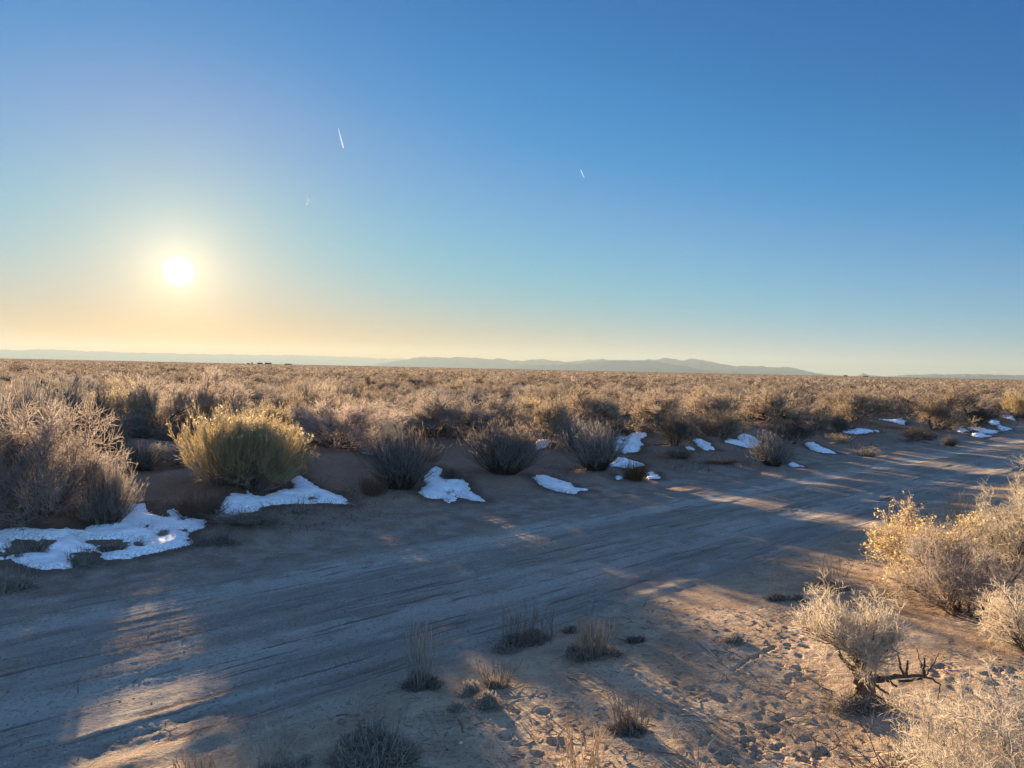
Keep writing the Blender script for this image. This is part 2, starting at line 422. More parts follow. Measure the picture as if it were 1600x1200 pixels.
MAT['pole'] = plain_mat('weathered_pole', (0.12, 0.09, 0.07))
MAT['stone'] = plain_mat('pale_stone', (0.55, 0.5, 0.45), 0.8, 0.2, 20)

def contrail_mat():
    m, nt, nd, lk = new_mat('ice_cloud')
    out = N_(nt, 'ShaderNodeOutputMaterial')
    d = N_(nt, 'ShaderNodeBsdfDiffuse'); t = N_(nt, 'ShaderNodeBsdfTranslucent')
    d.inputs[0].default_value = (0.80, 0.91, 1.0, 1); t.inputs[0].default_value = (0.80, 0.91, 1.0, 1)
    ms = N_(nt, 'ShaderNodeMixShader'); ms.inputs[0].default_value = 0.85
    lk.new(d.outputs[0], ms.inputs[1]); lk.new(t.outputs[0], ms.inputs[2]); lk.new(ms.outputs[0], out.inputs[0])
    return m
MAT['contrail'] = contrail_mat()

# ------------------------------------------------------------------ plant growth
def stems(rng, n, base_r, ang0, ang1, length, K=6, curve=0.35, wig=0.12, lvar=0.3):
    ph = rng.uniform(0, 2 * math.pi, n); th = np.radians(rng.uniform(ang0, ang1, n))
    L = length * rng.uniform(1 - lvar, 1 + lvar * 0.4, n)
    d = np.stack([np.sin(th) * np.cos(ph), np.sin(th) * np.sin(ph), np.cos(th)], 1)
    b = np.stack([np.cos(ph), np.sin(ph), 0 * ph], 1) * (base_r * np.sqrt(rng.uniform(0, 1, n)))[:, None]
    P = np.zeros((n, K, 3)); P[:, 0] = b
    for k in range(1, K):
        d = norm(d + np.array([0, 0, curve / K]) + rng.normal(0, wig, (n, 3)))
        P[:, k] = P[:, k - 1] + d * (L / (K - 1))[:, None]
    return P

def branch(rng, P, n_per, t0, t1, length, ang=(25, 60), upw=0.15, K=4, wig=0.15, lvar=0.45, tippy=0.0, curve=0.2):
    N, KP, _ = P.shape
    par = np.repeat(np.arange(N), n_per)
    t = t0 + (t1 - t0) * rng.uniform(0, 1, len(par)) ** (1 / (1 + tippy))
    f = t * (KP - 1); i = np.minimum(f.astype(int), KP - 2); w = (f - i)[:, None]
    b = P[par, i] * (1 - w) + P[par, i + 1] * w
    T = norm(P[par, i + 1] - P[par, i])
    q = rng.normal(size=T.shape); q = norm(q - T * np.sum(q * T, 1, keepdims=True))
    a = np.radians(rng.uniform(ang[0], ang[1], len(par)))[:, None]
    d = norm(T * np.cos(a) + q * np.sin(a) + np.array([0, 0, upw]))
    L = length * rng.uniform(1 - lvar, 1 + lvar, len(par)) * (1 - 0.45 * (t - t0) / max(t1 - t0, 1e-6))
    out = np.zeros((len(par), K, 3)); out[:, 0] = b
    for k in range(1, K):
        d = norm(d + np.array([0, 0, curve / K]) + rng.normal(0, wig, d.shape))
        out[:, k] = out[:, k - 1] + d * (L / (K - 1))[:, None]
    return out

def tufts(rng, C, size, n_each):
    """little three-cornered scraps round each point: seed heads, leaves"""
    c = np.repeat(C, n_each, 0)
    c = c + rng.normal(0, size * 0.8, c.shape)
    a = norm(rng.normal(size=c.shape)); b = norm(np.cross(a, rng.normal(size=c.shape)))
    s = size * rng.uniform(0.6, 1.3, (len(c), 1))
    V = np.stack([c + a * s, c - a * s * 0.5 + b * s * 0.7, c - a * s * 0.5 - b * s * 0.7], 1).reshape(-1, 3)
    return V, np.arange(len(V)).reshape(-1, 3)

def clip_ground(P, z=0.0):
    P[..., 2] = np.maximum(P[..., 2], z + 0.01 * (P[..., 2] < z))
    return P

def greasewood(seed, dens=1.0, thick=1.0, spread=(6, 82), n=12, spiky=0.0, sth=1.0, kink=0.0):
    """rounded thicket of fine pale twigs on dark woody stems; about 1.3 m wide, 1.05 m high"""
    rng = np.random.default_rng(seed)
    L0 = stems(rng, n, 0.14, spread[0], spread[1], 0.78, 6, 0.45, 0.2, 0.5)
    L0[:, :, :2] += (rng.normal(0, 0.16, 2)[None, None, :] * L0[:, :, 2:3])
    L1 = branch(rng, L0, int(9), 0.14, 1.0, 0.42, (20, 55), 0.15, 5, 0.16)
    L2 = branch(rng, L1, int(round(7 * dens)), 0.15, 1.0, 0.24, (25, 65 + 15 * kink), 0.12, 4, 0.2 + 0.2 * kink)
    L3 = branch(rng, L2, int(round(5 * dens)), 0.1, 1.0, 0.12 + 0.04 * spiky - 0.05 * kink, (25 + 15 * kink, 75), 0.1, 3, 0.22 + 0.15 * kink)
    for q in (L0, L1, L2, L3): clip_ground(q)
    st = merge([tubes(L0, taper(len(L0), 6, 0.0105 * sth, 0.0045 * sth), 5, rng), tubes(L1, taper(len(L1), 5, 0.0045 * sth, 0.002 * sth), 3, rng)])
    tw = merge([tubes(L2, taper(len(L2), 4, 0.0028 * thick, 0.0016 * thick), 2, rng), tubes(L3, taper(len(L3), 3, 0.0021 * thick, 0.0009 * thick), 2, rng)])
    return dict(stems=st, twigs=tw, tips=L3[:, -1])

def rabbitbrush(seed, n=520, h=1.0, spread=(2, 78), seedn=0.5):
    """dome of straight broom stems fanning from the base, feathery at the tips"""
    rng = np.random.default_rng(seed)
    L0 = stems(rng, n, 0.2, spread[0], spread[1], 0.74 * h, 6, 0.35, 0.1, 0.3)
    nc = 7; cc = rng.normal(0, 0.17, (nc, 2)); cl = rng.uniform(0.8, 1.1, nc) * (1.08 - 0.9 * np.hypot(cc[:, 0], cc[:, 1])); k = rng.integers(0, nc, n)
    L0 *= cl[k][:, None, None]; L0[:, :, :2] += cc[k][:, None, :]; L0[:, :, :2] += L0[:, :, 2:3] * (cc[k] * 0.7)[:, None, :]
    clip_ground(L0)
    L1 = branch(rng, L0, 8, 0.55, 1.0, 0.17, (10, 42), 0.1, 3, 0.1)
    L2 = branch(rng, L1, 4, 0.2, 1.0, 0.08, (12, 45), 0.1, 3, 0.1)
    st = tubes(L0, taper(len(L0), 6, 0.0035, 0.0016), 2, rng)
    tw = merge([tubes(L1, taper(len(L1), 3, 0.002, 0.0012), 2, rng), tubes(L2, taper(len(L2), 3, 0.0016, 0.0008), 2, rng)])
    tip = L1[:, -1]
    tip = tip[(tip[:, 2] > 0.52 * h) & (rng.uniform(0, 1, len(tip)) < seedn)]
    return dict(stems=st, twigs=tw, tips=tip)

def uprights(seed, n=170, h=0.8, spread=(0, 45), per=5, thick=1.0):
    """thin vase of upright twigs"""
    rng = np.random.default_rng(seed)
    L0 = stems(rng, n, 0.22, spread[0], spread[1], h, 6, 0.4, 0.12, 0.45)
    clip_ground(L0)
    L1 = branch(rng, L0, per, 0.3, 1.0, 0.22 * h, (15, 40), 0.2, 4, 0.12)
    L2 = branch(rng, L1, 3, 0.2, 1.0, 0.09 * h, (20, 50), 0.1, 3, 0.15)
    st = tubes(L0, taper(len(L0), 6, 0.005 * thick, 0.002 * thick), 3, rng)
    tw = merge([tubes(L1, taper(len(L1), 4, 0.0024 * thick, 0.0012 * thick), 2, rng), tubes(L2, taper(len(L2), 3, 0.0018 * thick, 0.0008 * thick), 2, rng)])
    return dict(stems=st, twigs=tw, tips=L2[:, -1])

def grass(seed, w, h, n, lean=14, stalk=0.0016):
    """standing dry stalks, each a little thicker at its seed head"""
    rng = np.random.default_rng(seed)
    P = stems(rng, n, w * 0.46, 0, lean * 1.5, h, 7, 0.05, 0.085, 0.55)
    m = n // 7                                      # a few broken and bent over
    P[:m, 4:, 2] = P[:m, 3:4, 2] - (P[:m, 4:, 2] - P[:m, 3:4, 2]) * 0.5
    rr = np.tile(np.array([1, 0.9, 0.8, 0.75, 1.5, 1.6, 0.3]), (n, 1)) * stalk * rng.uniform(0.7, 1.3, (n, 1))
    return tubes(P, rr, 3, rng)

def cushion(seed, w, h, n, depth=0.8, blade=0.022, lumps=14):
    """low spreading mat of short crowded leafy shoots, uneven in outline, with dead bits fallen round it"""
    rng = np.random.default_rng(seed)
    lc = rng.normal(0, 0.2, (lumps, 2)) * [w, w * depth]; lr = rng.uniform(0.09, 0.24, lumps) * w; lh = rng.uniform(0.25, 0.9, lumps) * h
    k = rng.integers(0, lumps, n)
    ph = rng.uniform(0, 2 * math.pi, n); q = rng.uniform(0, 1, n) ** 0.55 * rng.uniform(0.8, 1.25, n)
    el = np.sqrt(np.maximum(0, 1 - np.minimum(q, 1) ** 2)) * rng.uniform(0.2, 1.05, n)
    C = np.stack([lc[k, 0] + lr[k] * q * np.cos(ph), lc[k, 1] + lr[k] * q * np.sin(ph), lh[k] * el], 1)
    d = norm(np.stack([q * np.cos(ph), q * np.sin(ph), 0.8 + 0 * q], 1) + rng.normal(0, 0.55, (n, 3)))
    L = blade * rng.uniform(0.5, 1.7, (n, 1))
    P = np.stack([C - d * L * 0.6, C + d * L * 0.2, C + (d + rng.normal(0, 0.25, (n, 3))) * L], 1)
    P[..., 2] = np.maximum(P[..., 2], -0.01)
    rr = np.tile(np.array([0.5, 1.0, 0.35]), (n, 1)) * blade * 0.15 * rng.uniform(0.6, 1.3, (n, 1))
    m = int(n * 0.22)
    a = rng.uniform(0, 6.283, m); r = w * np.abs(rng.normal(0.42, 0.14, m)); t = rng.uniform(0, 6.283, m)
    c2 = np.stack([r * np.cos(a), r * np.sin(a) * depth, rng.uniform(0.002, 0.01, m)], 1)
    d2 = np.stack([np.cos(t), np.sin(t), rng.normal(0.05, 0.12, m)], 1) * (blade * rng.uniform(0.4, 1.6, (m, 1)))
    P = np.concatenate([P, np.stack([c2 - d2, c2, c2 + d2], 1)])
    rr = np.concatenate([rr, np.tile(np.array([0.6, 0.8, 0.4]), (m, 1)) * blade * 0.08])
    return tubes(P, rr, 2, rng)

# shared plant meshes -----------------------------------------------------
LIB = {}
def lib(key, g, mats, tuft=None):
    """store the meshes of one plant form: list of (part name, mesh)"""
    parts = [('stem_base', mesh_np(key + '_stem_base', g['stems'][0], g['stems'][1], mats[0])),
             ('twig_crown', mesh_np(key + '_twig_crown', g['twigs'][0], g['twigs'][1], mats[1]))]
    if tuft and len(g['tips']):
        V, F = tufts(np.random.default_rng(5), g['tips'], tuft[0], tuft[1])
        parts.append((tuft[3], mesh_np(key + '_' + tuft[3], V, F, tuft[2])))
    allv = np.concatenate([g['stems'][0], g['twigs'][0]])
    zz = np.percentile(allv[:, 2], 99.3); ww = np.percentile(np.abs(allv[:, :2]), 98) * 2
    LIB[key] = (parts, float(ww), float(zz))

for i in range(6):
    lib('round_pale%d' % i, greasewood(100 + i, 1.3, 1.6, n=13 + i % 3), (MAT['stem'], MAT['twig']))
for i in range(5):
    lib('round_tan%d' % i, greasewood(120 + i, 1.3, 1.6, n=13 + i % 3), (MAT['stem'], MAT['twig_tan']))
for i in range(3):
    lib('round_grey%d' % i, greasewood(140 + i, 1.3, 1.5, n=12), (MAT['stem'], MAT['twig_grey']))
for i in range(3):
    lib('dark%d' % i, greasewood(160 + i, 1.3, 1.5, n=12), (MAT['stem'], MAT['twig_dark']))
for i in range(3):
    lib('upright%d' % i, uprights(180 + i, 400, 0.9, (2, 68), 7), (MAT['stem'], MAT['twig_grey']))
lib('upright_pale', uprights(190, 420, 0.9, (2, 66), 7), (MAT['stem'], MAT['twig']))
for i in range(2):
    lib('rabbit%d' % i, rabbitbrush(200 + i, 480), (MAT['stem_mauve'], MAT['rabbit']), (0.011, 4, MAT['seed'], 'seed_fringe'))
for i in range(2):
    lib('thicket%d' % i, greasewood(240 + i, 1.3, 1.0, (5, 80), n=24, sth=0.6), (MAT['stem_red'], MAT['twig_soft']))
lib('rabbit_big', rabbitbrush(210, 1000, seedn=0.22), (MAT['stem_mauve'], MAT['rabbit']), (0.011, 6, MAT['seed'], 'seed_fringe'))
lib('reddish_low', uprights(220, 220, 0.5, (5, 75)), (MAT['stem_red'], MAT['stem_red']))
lib('rust_tuft', uprights(225, 260, 0.6, (0, 40), 4), (MAT['rust'], MAT['rust']))
lib('straw_tuft', uprights(226, 150, 0.6, (0, 38), 3), (MAT['straw_grey'], MAT['straw']))
lib('fan_low', uprights(227, 320, 0.55, (4, 70), 4), (MAT['stem_red'], MAT['straw_grey']))

def place(key, name, loc, rz, sc, label, cat, group=None):
    q_ = random.Random(int(abs(loc[0] * 977 + loc[1] * 631)))
    root = empty(name, loc, rz, (sc[0] * q_.uniform(0.88, 1.14), sc[1] * q_.uniform(0.88, 1.14), sc[2]))
    root.rotation_euler = (q_.uniform(-0.09, 0.09), q_.uniform(-0.09, 0.09), rz)
    tag(root, label, cat, group)
    for pn, me in LIB[key][0]:
        link(pn, me, root)
    return root

# ------------------------------------------------------------------ roadside shrubs seen one by one
# key, name, centre px, base px, width px, top px, label, category
HEROES = [
 ('thicket0', 'desert_shrub', 62, 838, 225, 628, 'broad pinkish grey twig thicket at the left edge behind the largest snow patch', 'shrub'),
 ('upright_pale', 'desert_shrub', 168, 828, 92, 720, 'small shrub with pale straw top and dark foot, behind the largest snow patch', 'shrub'),
 ('upright0', 'desert_shrub', 30, 742, 120, 588, 'tall open shrub with long dark leaning branches behind the pinkish thicket', 'shrub'),
 ('round_grey0', 'desert_shrub', 92, 700, 95, 582, 'greenish grey shrub right of the dark leaning branches at far left', 'shrub'),
 ('dark0', 'desert_shrub', 138, 692, 90, 598, 'purplish dark shrub just above the pinkish thicket at left', 'shrub'),
 ('rabbit1', 'desert_shrub', 198, 684, 96, 606, 'olive tan shrub between purplish dark shrub and sandy clearing at left', 'shrub'),
 ('straw_tuft', 'grass_clump', 167, 684, 34, 650, 'short pale straw tuft on red sand above the tiny snow strip at left', 'grass'),
 ('upright_pale', 'desert_shrub', 221, 738, 66, 692, 'low pale grassy shrub alone in the sandy clearing left of the yellow rabbitbrush', 'shrub'),
 ('round_pale1', 'desert_shrub', 250, 686, 110, 591, 'pale shrub at the back of the sandy clearing, left of two alike', 'shrub'),
 ('round_pale2', 'desert_shrub', 326, 682, 116, 583, 'pale shrub with reddish foot standing behind the yellow rabbitbrush at its left', 'shrub'),
 ('rabbit_big', 'rabbitbrush', 372, 784, 178, 651, 'large rounded yellow green rabbitbrush with cream seed heads beside the snow', 'rabbitbrush'),
 ('rabbit0', 'rabbitbrush', 418, 706, 84, 634, 'smaller yellow rabbitbrush growing behind right shoulder of the large rabbitbrush', 'rabbitbrush'),
 ('rabbit1', 'rabbitbrush', 455, 745, 56, 672, 'narrow golden rabbitbrush leaning out at the right side of the large rabbitbrush', 'rabbitbrush'),
 ('reddish_low', 'desert_shrub', 312, 815, 84, 764, 'low reddish brown brush between the two largest snow patches', 'shrub'),
 ('thicket1', 'desert_shrub', 514, 716, 182, 610, 'wide purplish grey shrub behind the bare red sand right of the yellow rabbitbrush', 'shrub'),
 ('round_pale3', 'desert_shrub', 470, 668, 100, 600, 'pale shrub behind the wide purplish grey shrub at its left', 'shrub'),
 ('round_tan4', 'desert_shrub', 496, 676, 84, 604, 'tan shrub peering over the wide purplish grey shrub at its right', 'shrub'),
 ('round_grey2', 'desert_shrub', 606, 702, 84, 642, 'grey shrub standing behind left of the grey roadside shrub', 'shrub'),
 ('upright1', 'desert_shrub', 626, 780, 122, 668, 'grey roadside shrub just left of the boot shaped snow patch', 'shrub'),
 ('reddish_low', 'desert_shrub', 582, 776, 50, 738, 'low reddish brush against the left foot of the grey roadside shrub', 'shrub'),
 ('fan_low', 'desert_shrub', 672, 722, 40, 684, 'small straw coloured fan at the right shoulder of the grey roadside shrub', 'shrub'),
 ('round_pale4', 'desert_shrub', 674, 696, 118, 614, 'pale shrub at the rear of the clearing between grey and silvery roadside shrubs', 'shrub'),
 ('dark1', 'desert_shrub', 736, 640, 62, 604, 'compact dark shrub standing out in the pale brush left of the silvery shrub', 'shrub'),
 ('round_pale5', 'desert_shrub', 766, 692, 120, 622, 'pale rounded shrub right behind the silvery upright shrub', 'shrub'),
 ('upright_pale', 'desert_shrub', 785, 756, 124, 660, 'silvery upright twiggy shrub between the boot shaped and wedge shaped snow patches', 'shrub'),
 ('round_tan1', 'desert_shrub', 856, 702, 96, 624, 'tan shrub behind left of the large dark footed shrub at centre', 'shrub'),
 ('round_tan2', 'desert_shrub', 914, 682, 125, 604, 'large tan shrub with deep shaded foot behind the centre snow patches', 'shrub'),
 ('upright2', 'desert_shrub', 898, 716, 66, 652, 'dark brown twiggy shrub at left of the vase shaped centre shrub', 'shrub'),
 ('upright1', 'desert_shrub', 932, 748, 96, 660, 'dark vase shaped shrub by the road left of two centre snow patches', 'shrub'),
 ('rust_tuft', 'grass_clump', 991, 752, 46, 719, 'rust brown grass clump between two small snow patches by the road', 'grass'),
 ('dark2', 'desert_shrub', 975, 688, 50, 664, 'low bluish dark brush lying over the back of the centre snow patch', 'shrub'),
 ('dark0', 'desert_shrub', 1052, 708, 82, 636, 'dark footed tan topped shrub right of the centre snow patch', 'shrub'),
 ('round_tan3', 'desert_shrub', 1028, 678, 110, 610, 'tan shrub behind the dark footed tan topped shrub', 'shrub'),
 ('dark1', 'desert_shrub', 1122, 694, 82, 640, 'dark shrub between the two thin slanting snow patches right of centre', 'shrub'),
 ('round_tan4', 'desert_shrub', 1118, 668, 120, 606, 'straw coloured shrub rising behind the dark shrub right of centre', 'shrub'),
 ('upright0', 'desert_shrub', 1206, 736, 66, 676, 'grey green roadside shrub next to the tiny snow scrap at the road edge', 'shrub'),
 ('dark2', 'desert_shrub', 1232, 704, 100, 642, 'big dark shaded shrub left of the pointed snow patch right of centre', 'shrub'),
 ('round_tan0', 'desert_shrub', 1205, 666, 125, 606, 'straw shrub behind the big dark shaded shrub', 'shrub'),
 ('rabbit0', 'rabbitbrush', 1282, 676, 36, 644, 'small golden topped bush rising between two dark shrubs right of centre', 'rabbitbrush'),
 ('dark0', 'desert_shrub', 1312, 682, 46, 646, 'dark bush directly right of the small golden topped bush', 'shrub'),
 ('straw_tuft', 'grass_clump', 1355, 714, 36, 699, 'bright sunlit straw tuft standing alone at the far road edge', 'grass'),
 ('straw_tuft', 'grass_clump', 1312, 697, 40, 676, 'dull straw tufts behind the bright sunlit straw tuft', 'grass'),
 ('dark1', 'desert_shrub', 1430, 694, 58, 667, 'low dark brush at the far road edge left of the thin roadside twigs', 'shrub'),
 ('round_tan1', 'desert_shrub', 1330, 662, 130, 608, 'broad straw topped shrub above the flat snow patch at right', 'shrub'),
 ('round_tan3', 'desert_shrub', 1462, 680, 110, 606, 'broad golden topped shrub with black shaded foot at right', 'shrub'),
 ('dark2', 'desert_shrub', 1532, 668, 82, 620, 'dark shrub above the striped snow patches at right', 'shrub'),
 ('rabbit1', 'rabbitbrush', 1592, 656, 50, 612, 'golden bush cut by the right edge of the picture beyond the road', 'rabbitbrush'),
 ('upright_pale', 'desert_shrub', 1484, 697, 22, 680, 'thin pale roadside twigs below the striped snow patches', 'shrub'),
 ('round_tan2', 'desert_shrub', 1400, 652, 110, 606, 'straw shrub between the two broad topped shrubs at right', 'shrub'),
 ('fan_low', 'desert_shrub', 385, 838, 150, 806, 'low dead weeds on the road verge below the second snow patch', 'shrub'),
 ('dark1', 'desert_shrub', 707, 752, 36, 733, 'small dark tuft in the notch of the boot shaped snow patch', 'shrub'),
 ('fan_low', 'desert_shrub', 1060, 722, 56, 700, 'low dim weeds under the thin slanting snow patch right of centre', 'shrub'),
 ('fan_low', 'desert_shrub', 1128, 732, 60, 714, 'low dim weeds at the road edge left of the grey green roadside shrub', 'shrub'),
]

SNOW = [
 # outline px, holes px, thickness, label
 ([(-30, 835), (0, 830), (25, 826), (70, 829), (132, 830), (150, 822), (175, 815), (195, 806), (186, 796), (200, 788), (228, 789), (232, 800), (240, 804), (262, 808), (266, 800), (268, 793), (274, 801), (300, 812), (324, 815), (318, 824), (300, 830), (292, 838), (304, 850), (275, 858), (225, 868), (168, 876), (155, 873), (160, 866), (150, 862), (112, 866), (108, 878), (115, 889), (66, 890), (35, 883), (18, 872), (-30, 880)],
  [[(-30, 868), (5, 862), (18, 848), (22, 842), (50, 841), (92, 847), (74, 854), (70, 864), (30, 866), (15, 873), (-30, 876)], [(133, 846), (150, 842), (196, 844), (204, 856), (190, 863), (160, 863), (155, 855), (140, 852)], [(210, 847), (216, 843), (228, 852), (224, 858), (210, 857)], [(216, 823), (232, 820), (240, 827), (222, 829)], [(246, 829), (260, 828), (262, 838), (250, 840)], [(278, 828), (292, 827), (298, 834), (286, 832)]],
  0.06, 'largest snow patch, full of holes, on the verge at the left'),
 ([(333, 812), (340, 800), (352, 780), (362, 773), (384, 773), (386, 767), (398, 776), (412, 778), (440, 768), (460, 765), (458, 750), (466, 744), (476, 749), (488, 757), (500, 766), (522, 771), (535, 778), (547, 788), (505, 786), (478, 787), (455, 787), (430, 789), (405, 792), (395, 800), (350, 808)],
  [], 0.055, 'long snow patch curling round the foot of the large yellow rabbitbrush'),
 ([(672, 733), (682, 730), (692, 735), (684, 745), (700, 752), (715, 751), (722, 748), (731, 757), (732, 768), (745, 776), (759, 784), (735, 782), (722, 778), (702, 785), (690, 779), (668, 778), (655, 770), (658, 765), (668, 758), (664, 746)],
  [], 0.055, 'boot shaped snow patch between grey and silvery roadside shrubs'),
 ([(833, 747), (838, 743), (855, 745), (872, 751), (892, 757), (898, 764), (918, 766), (902, 768), (896, 772), (872, 768), (848, 760)],
  [[(866, 754), (878, 755), (872, 757)]], 0.05, 'wedge shaped snow patch right of the silvery shrub at the road'),
 ([(838, 696), (846, 690), (860, 688), (871, 693), (855, 699), (838, 703)], [], 0.04, 'small pale snow scrap between silvery shrub and dark brown twigs'),
 ([(960, 690), (975, 678), (1012, 676), (1008, 682), (998, 684), (1003, 695), (998, 706), (975, 709), (957, 703)],
  [[(962, 694), (975, 695), (970, 698)]], 0.05, 'upper of the two bright snow patches at the centre'),
 ([(951, 728), (965, 716), (978, 717), (996, 722), (1008, 727), (985, 732)], [], 0.045, 'lower of the two bright centre snow patches, left of the rust grass clump'),
 ([(1010, 738), (1021, 738), (1032, 748), (1013, 749)], [], 0.035, 'tiny snow scrap right of the rust brown grass clump'),
 ([(962, 746), (970, 745), (973, 748), (964, 749)], [], 0.03, 'snow crumb left of the rust brown grass clump'),
 ([(1082, 686), (1093, 686), (1108, 692), (1117, 703), (1100, 703), (1090, 696)], [], 0.04, 'thin slanting snow patch right of the dark footed tan topped shrub'),
 ([(1070, 698), (1080, 699), (1086, 703), (1074, 704)], [], 0.03, 'snow crumb left of the thin slanting snow patch'),
 ([(1132, 691), (1150, 687), (1160, 679), (1174, 681), (1192, 693), (1180, 700), (1165, 700), (1150, 695)], [], 0.045, 'snow patch at the foot of the straw shrub, left of big dark shrub'),
 ([(1257, 693), (1270, 691), (1285, 700), (1307, 709), (1285, 708), (1266, 702)], [], 0.04, 'pointed snow patch right of the big dark shaded shrub'),
 ([(1232, 726), (1238, 723), (1256, 730), (1238, 729)], [], 0.03, 'snow scrap at the road edge by the grey green shrub'),
 ([(1315, 676), (1330, 671), (1350, 670), (1374, 674), (1350, 677), (1340, 679)], [], 0.04, 'flat snow patch below the broad straw topped shrub'),
 ([(1375, 656), (1410, 654), (1416, 660), (1412, 664), (1395, 660)], [], 0.04, 'snow strip high under the straw shrubs at right'),
 ([(1438, 676), (1448, 675), (1458, 681), (1440, 682)], [], 0.035, 'snow scrap right of the low dark brush at the far road edge'),
 ([(1486, 668), (1500, 667), (1516, 674), (1500, 676)], [], 0.035, 'leftmost of the striped snow patches at right'),
 ([(1512, 668), (1530, 668), (1563, 675), (1550, 678), (1530, 676)], [], 0.035, 'long middle strip of the striped snow patches at right'),
 ([(1515, 680), (1526, 676), (1552, 682), (1530, 684)], [], 0.03, 'lowest strip of the striped snow patches at right'),
 ([(1544, 657), (1558, 656), (1562, 666), (1582, 672), (1566, 673), (1548, 664)], [], 0.035, 'snow strip behind the dark shrub at far right'),
 ([(1562, 651), (1572, 649), (1588, 655), (1572, 655)], [], 0.035, 'snow scrap under the golden bush at the right edge'),
 ([(138, 708), (150, 703), (168, 708), (167, 713), (145, 716)], [], 0.04, 'small snow strip right of the pinkish thicket'),
 ([(434, 676), (446, 673), (462, 675), (455, 679)], [], 0.04, 'snow scrap behind the yellow rabbitbrush'),
 ([(185, 680), (190, 678), (196, 681)], [], 0.04, 'snow fleck at the left of the sandy clearing'),
 ([(250, 671), (256, 667), (262, 671)], [], 0.05, 'snow fleck at the back of the sandy clearing'),
 ([(566, 709), (572, 704), (584, 709), (580, 712)], [], 0.03, 'faint snow scrap behind the grey roadside shrub'),
]

PLACED = []                                   # x, y, radius of every roadside plant
hero_pos = []
for i, (key, name, cx, by, wpx, ty, label, cat) in enumerate(HEROES):
    x, y, z, d = ground_pt(cx, by)
    w = wpx * d / FPX
    rad = w * 0.5
    dr = ray(cx, by); dxy = np.array([dr[0], dr[1]]); dxy /= np.linalg.norm(dxy)
    x2, y2 = x + dxy[0] * rad * 0.45, y + dxy[1] * rad * 0.45
    d2 = d + rad * 0.45
    # the height that puts the top of the plant where it is seen
    dt = ray(cx, ty); tt = math.hypot(x2, y2) / math.hypot(dt[0], dt[1])
    ztop = CAM_H + dt[2] * tt
    hero_pos.append((x2, y2, w, ztop))
    if w > 0.7:
        MOUNDS.append((x2, y2, w * 0.42, 0.05 + 0.06 * min(w, 1.6)))
    PLACED.append((x2, y2, rad))

# small animal prints in the sand of the near side
prng = np.random.default_rng(42)
def add_prints(poly_px, n):
    xs = [p[0] for p in poly_px]; ys = [p[1] for p in poly_px]
    for _ in range(n):
        a, b = prng.uniform(0, 1, 2)
        if a + b > 1: a, b = 1 - a, 1 - b
        px = xs[0] + a * (xs[1] - xs[0]) + b * (xs[2] - xs[0]); py = ys[0] + a * (ys[1] - ys[0]) + b * (ys[2] - ys[0])
        x, y, z, d = ground_pt(px, py)
        PRINTS.append((x, y, prng.uniform(0.011, 0.027), prng.uniform(0.008, 0.02), prng.uniform(0, 3.14), prng.uniform(1.0, 1.5)))
add_prints([(1090, 1200), (1320, 1190), (1180, 1090)], 55)
add_prints([(1180, 1080), (1260, 1060), (1240, 990)], 14)
add_prints([(1020, 1130), (1130, 1170), (1060, 1040)], 12)
add_prints([(1200, 990), (1260, 960), (1270, 1030)], 14)
add_prints([(1440, 1040), (1600, 1040), (1520, 1100)], 34)
add_prints([(1060, 975), (1250, 965), (1150, 1020)], 14)
add_prints([(500, 1110), (900, 1180), (800, 1060)], 10)
for q in ((850, 1112, 0.036, 0.03), (790, 1150, 0.04, 0.025), (872, 1160, 0.045, 0.025), (840, 1178, 0.028, 0.02), (1128, 1092, 0.04, 0.03), (985, 1052, 0.035, 0.02)):
    x, y, z, d = ground_pt(q[0], q[1]); PRINTS.append((x, y, q[2], q[3], prng.uniform(0, 3), 1.2))
CRACKS_PX = [([(1145, 1050), (1160, 1036), (1178, 1028), (1195, 1018), (1213, 1010)], 0.011, 0.022),
             ([(1095, 1008), (1118, 1024), (1135, 1042), (1145, 1050), (1165, 1054)], 0.009, 0.012),
             ([(718, 1125), (721, 1135), (720, 1143), (735, 1150), (750, 1152)], 0.010, 0.02),
             ([(800, 1100), (845, 1085), (880, 1090)], 0.008, 0.012), ([(1000, 975), (1040, 985), (1080, 975)], 0.01, 0.015)]
for pl, w, dp in CRACKS_PX:
    CRACKS.append((np.array([ground_pt(*p)[:2] for p in pl]), w, dp))

# ------------------------------------------------------------------ ground sheet and road
def seg_dist(x, y, pl):
    best = np.full(x.shape, 1e9)
    for a, b in zip(pl[:-1], pl[1:]):
        ab = b - a; t = np.clip(((x - a[0]) * ab[0] + (y - a[1]) * ab[1]) / max(ab @ ab, 1e-9), 0, 1)
        best = np.minimum(best, np.hypot(x - a[0] - t * ab[0], y - a[1] - t * ab[1]))
    return best

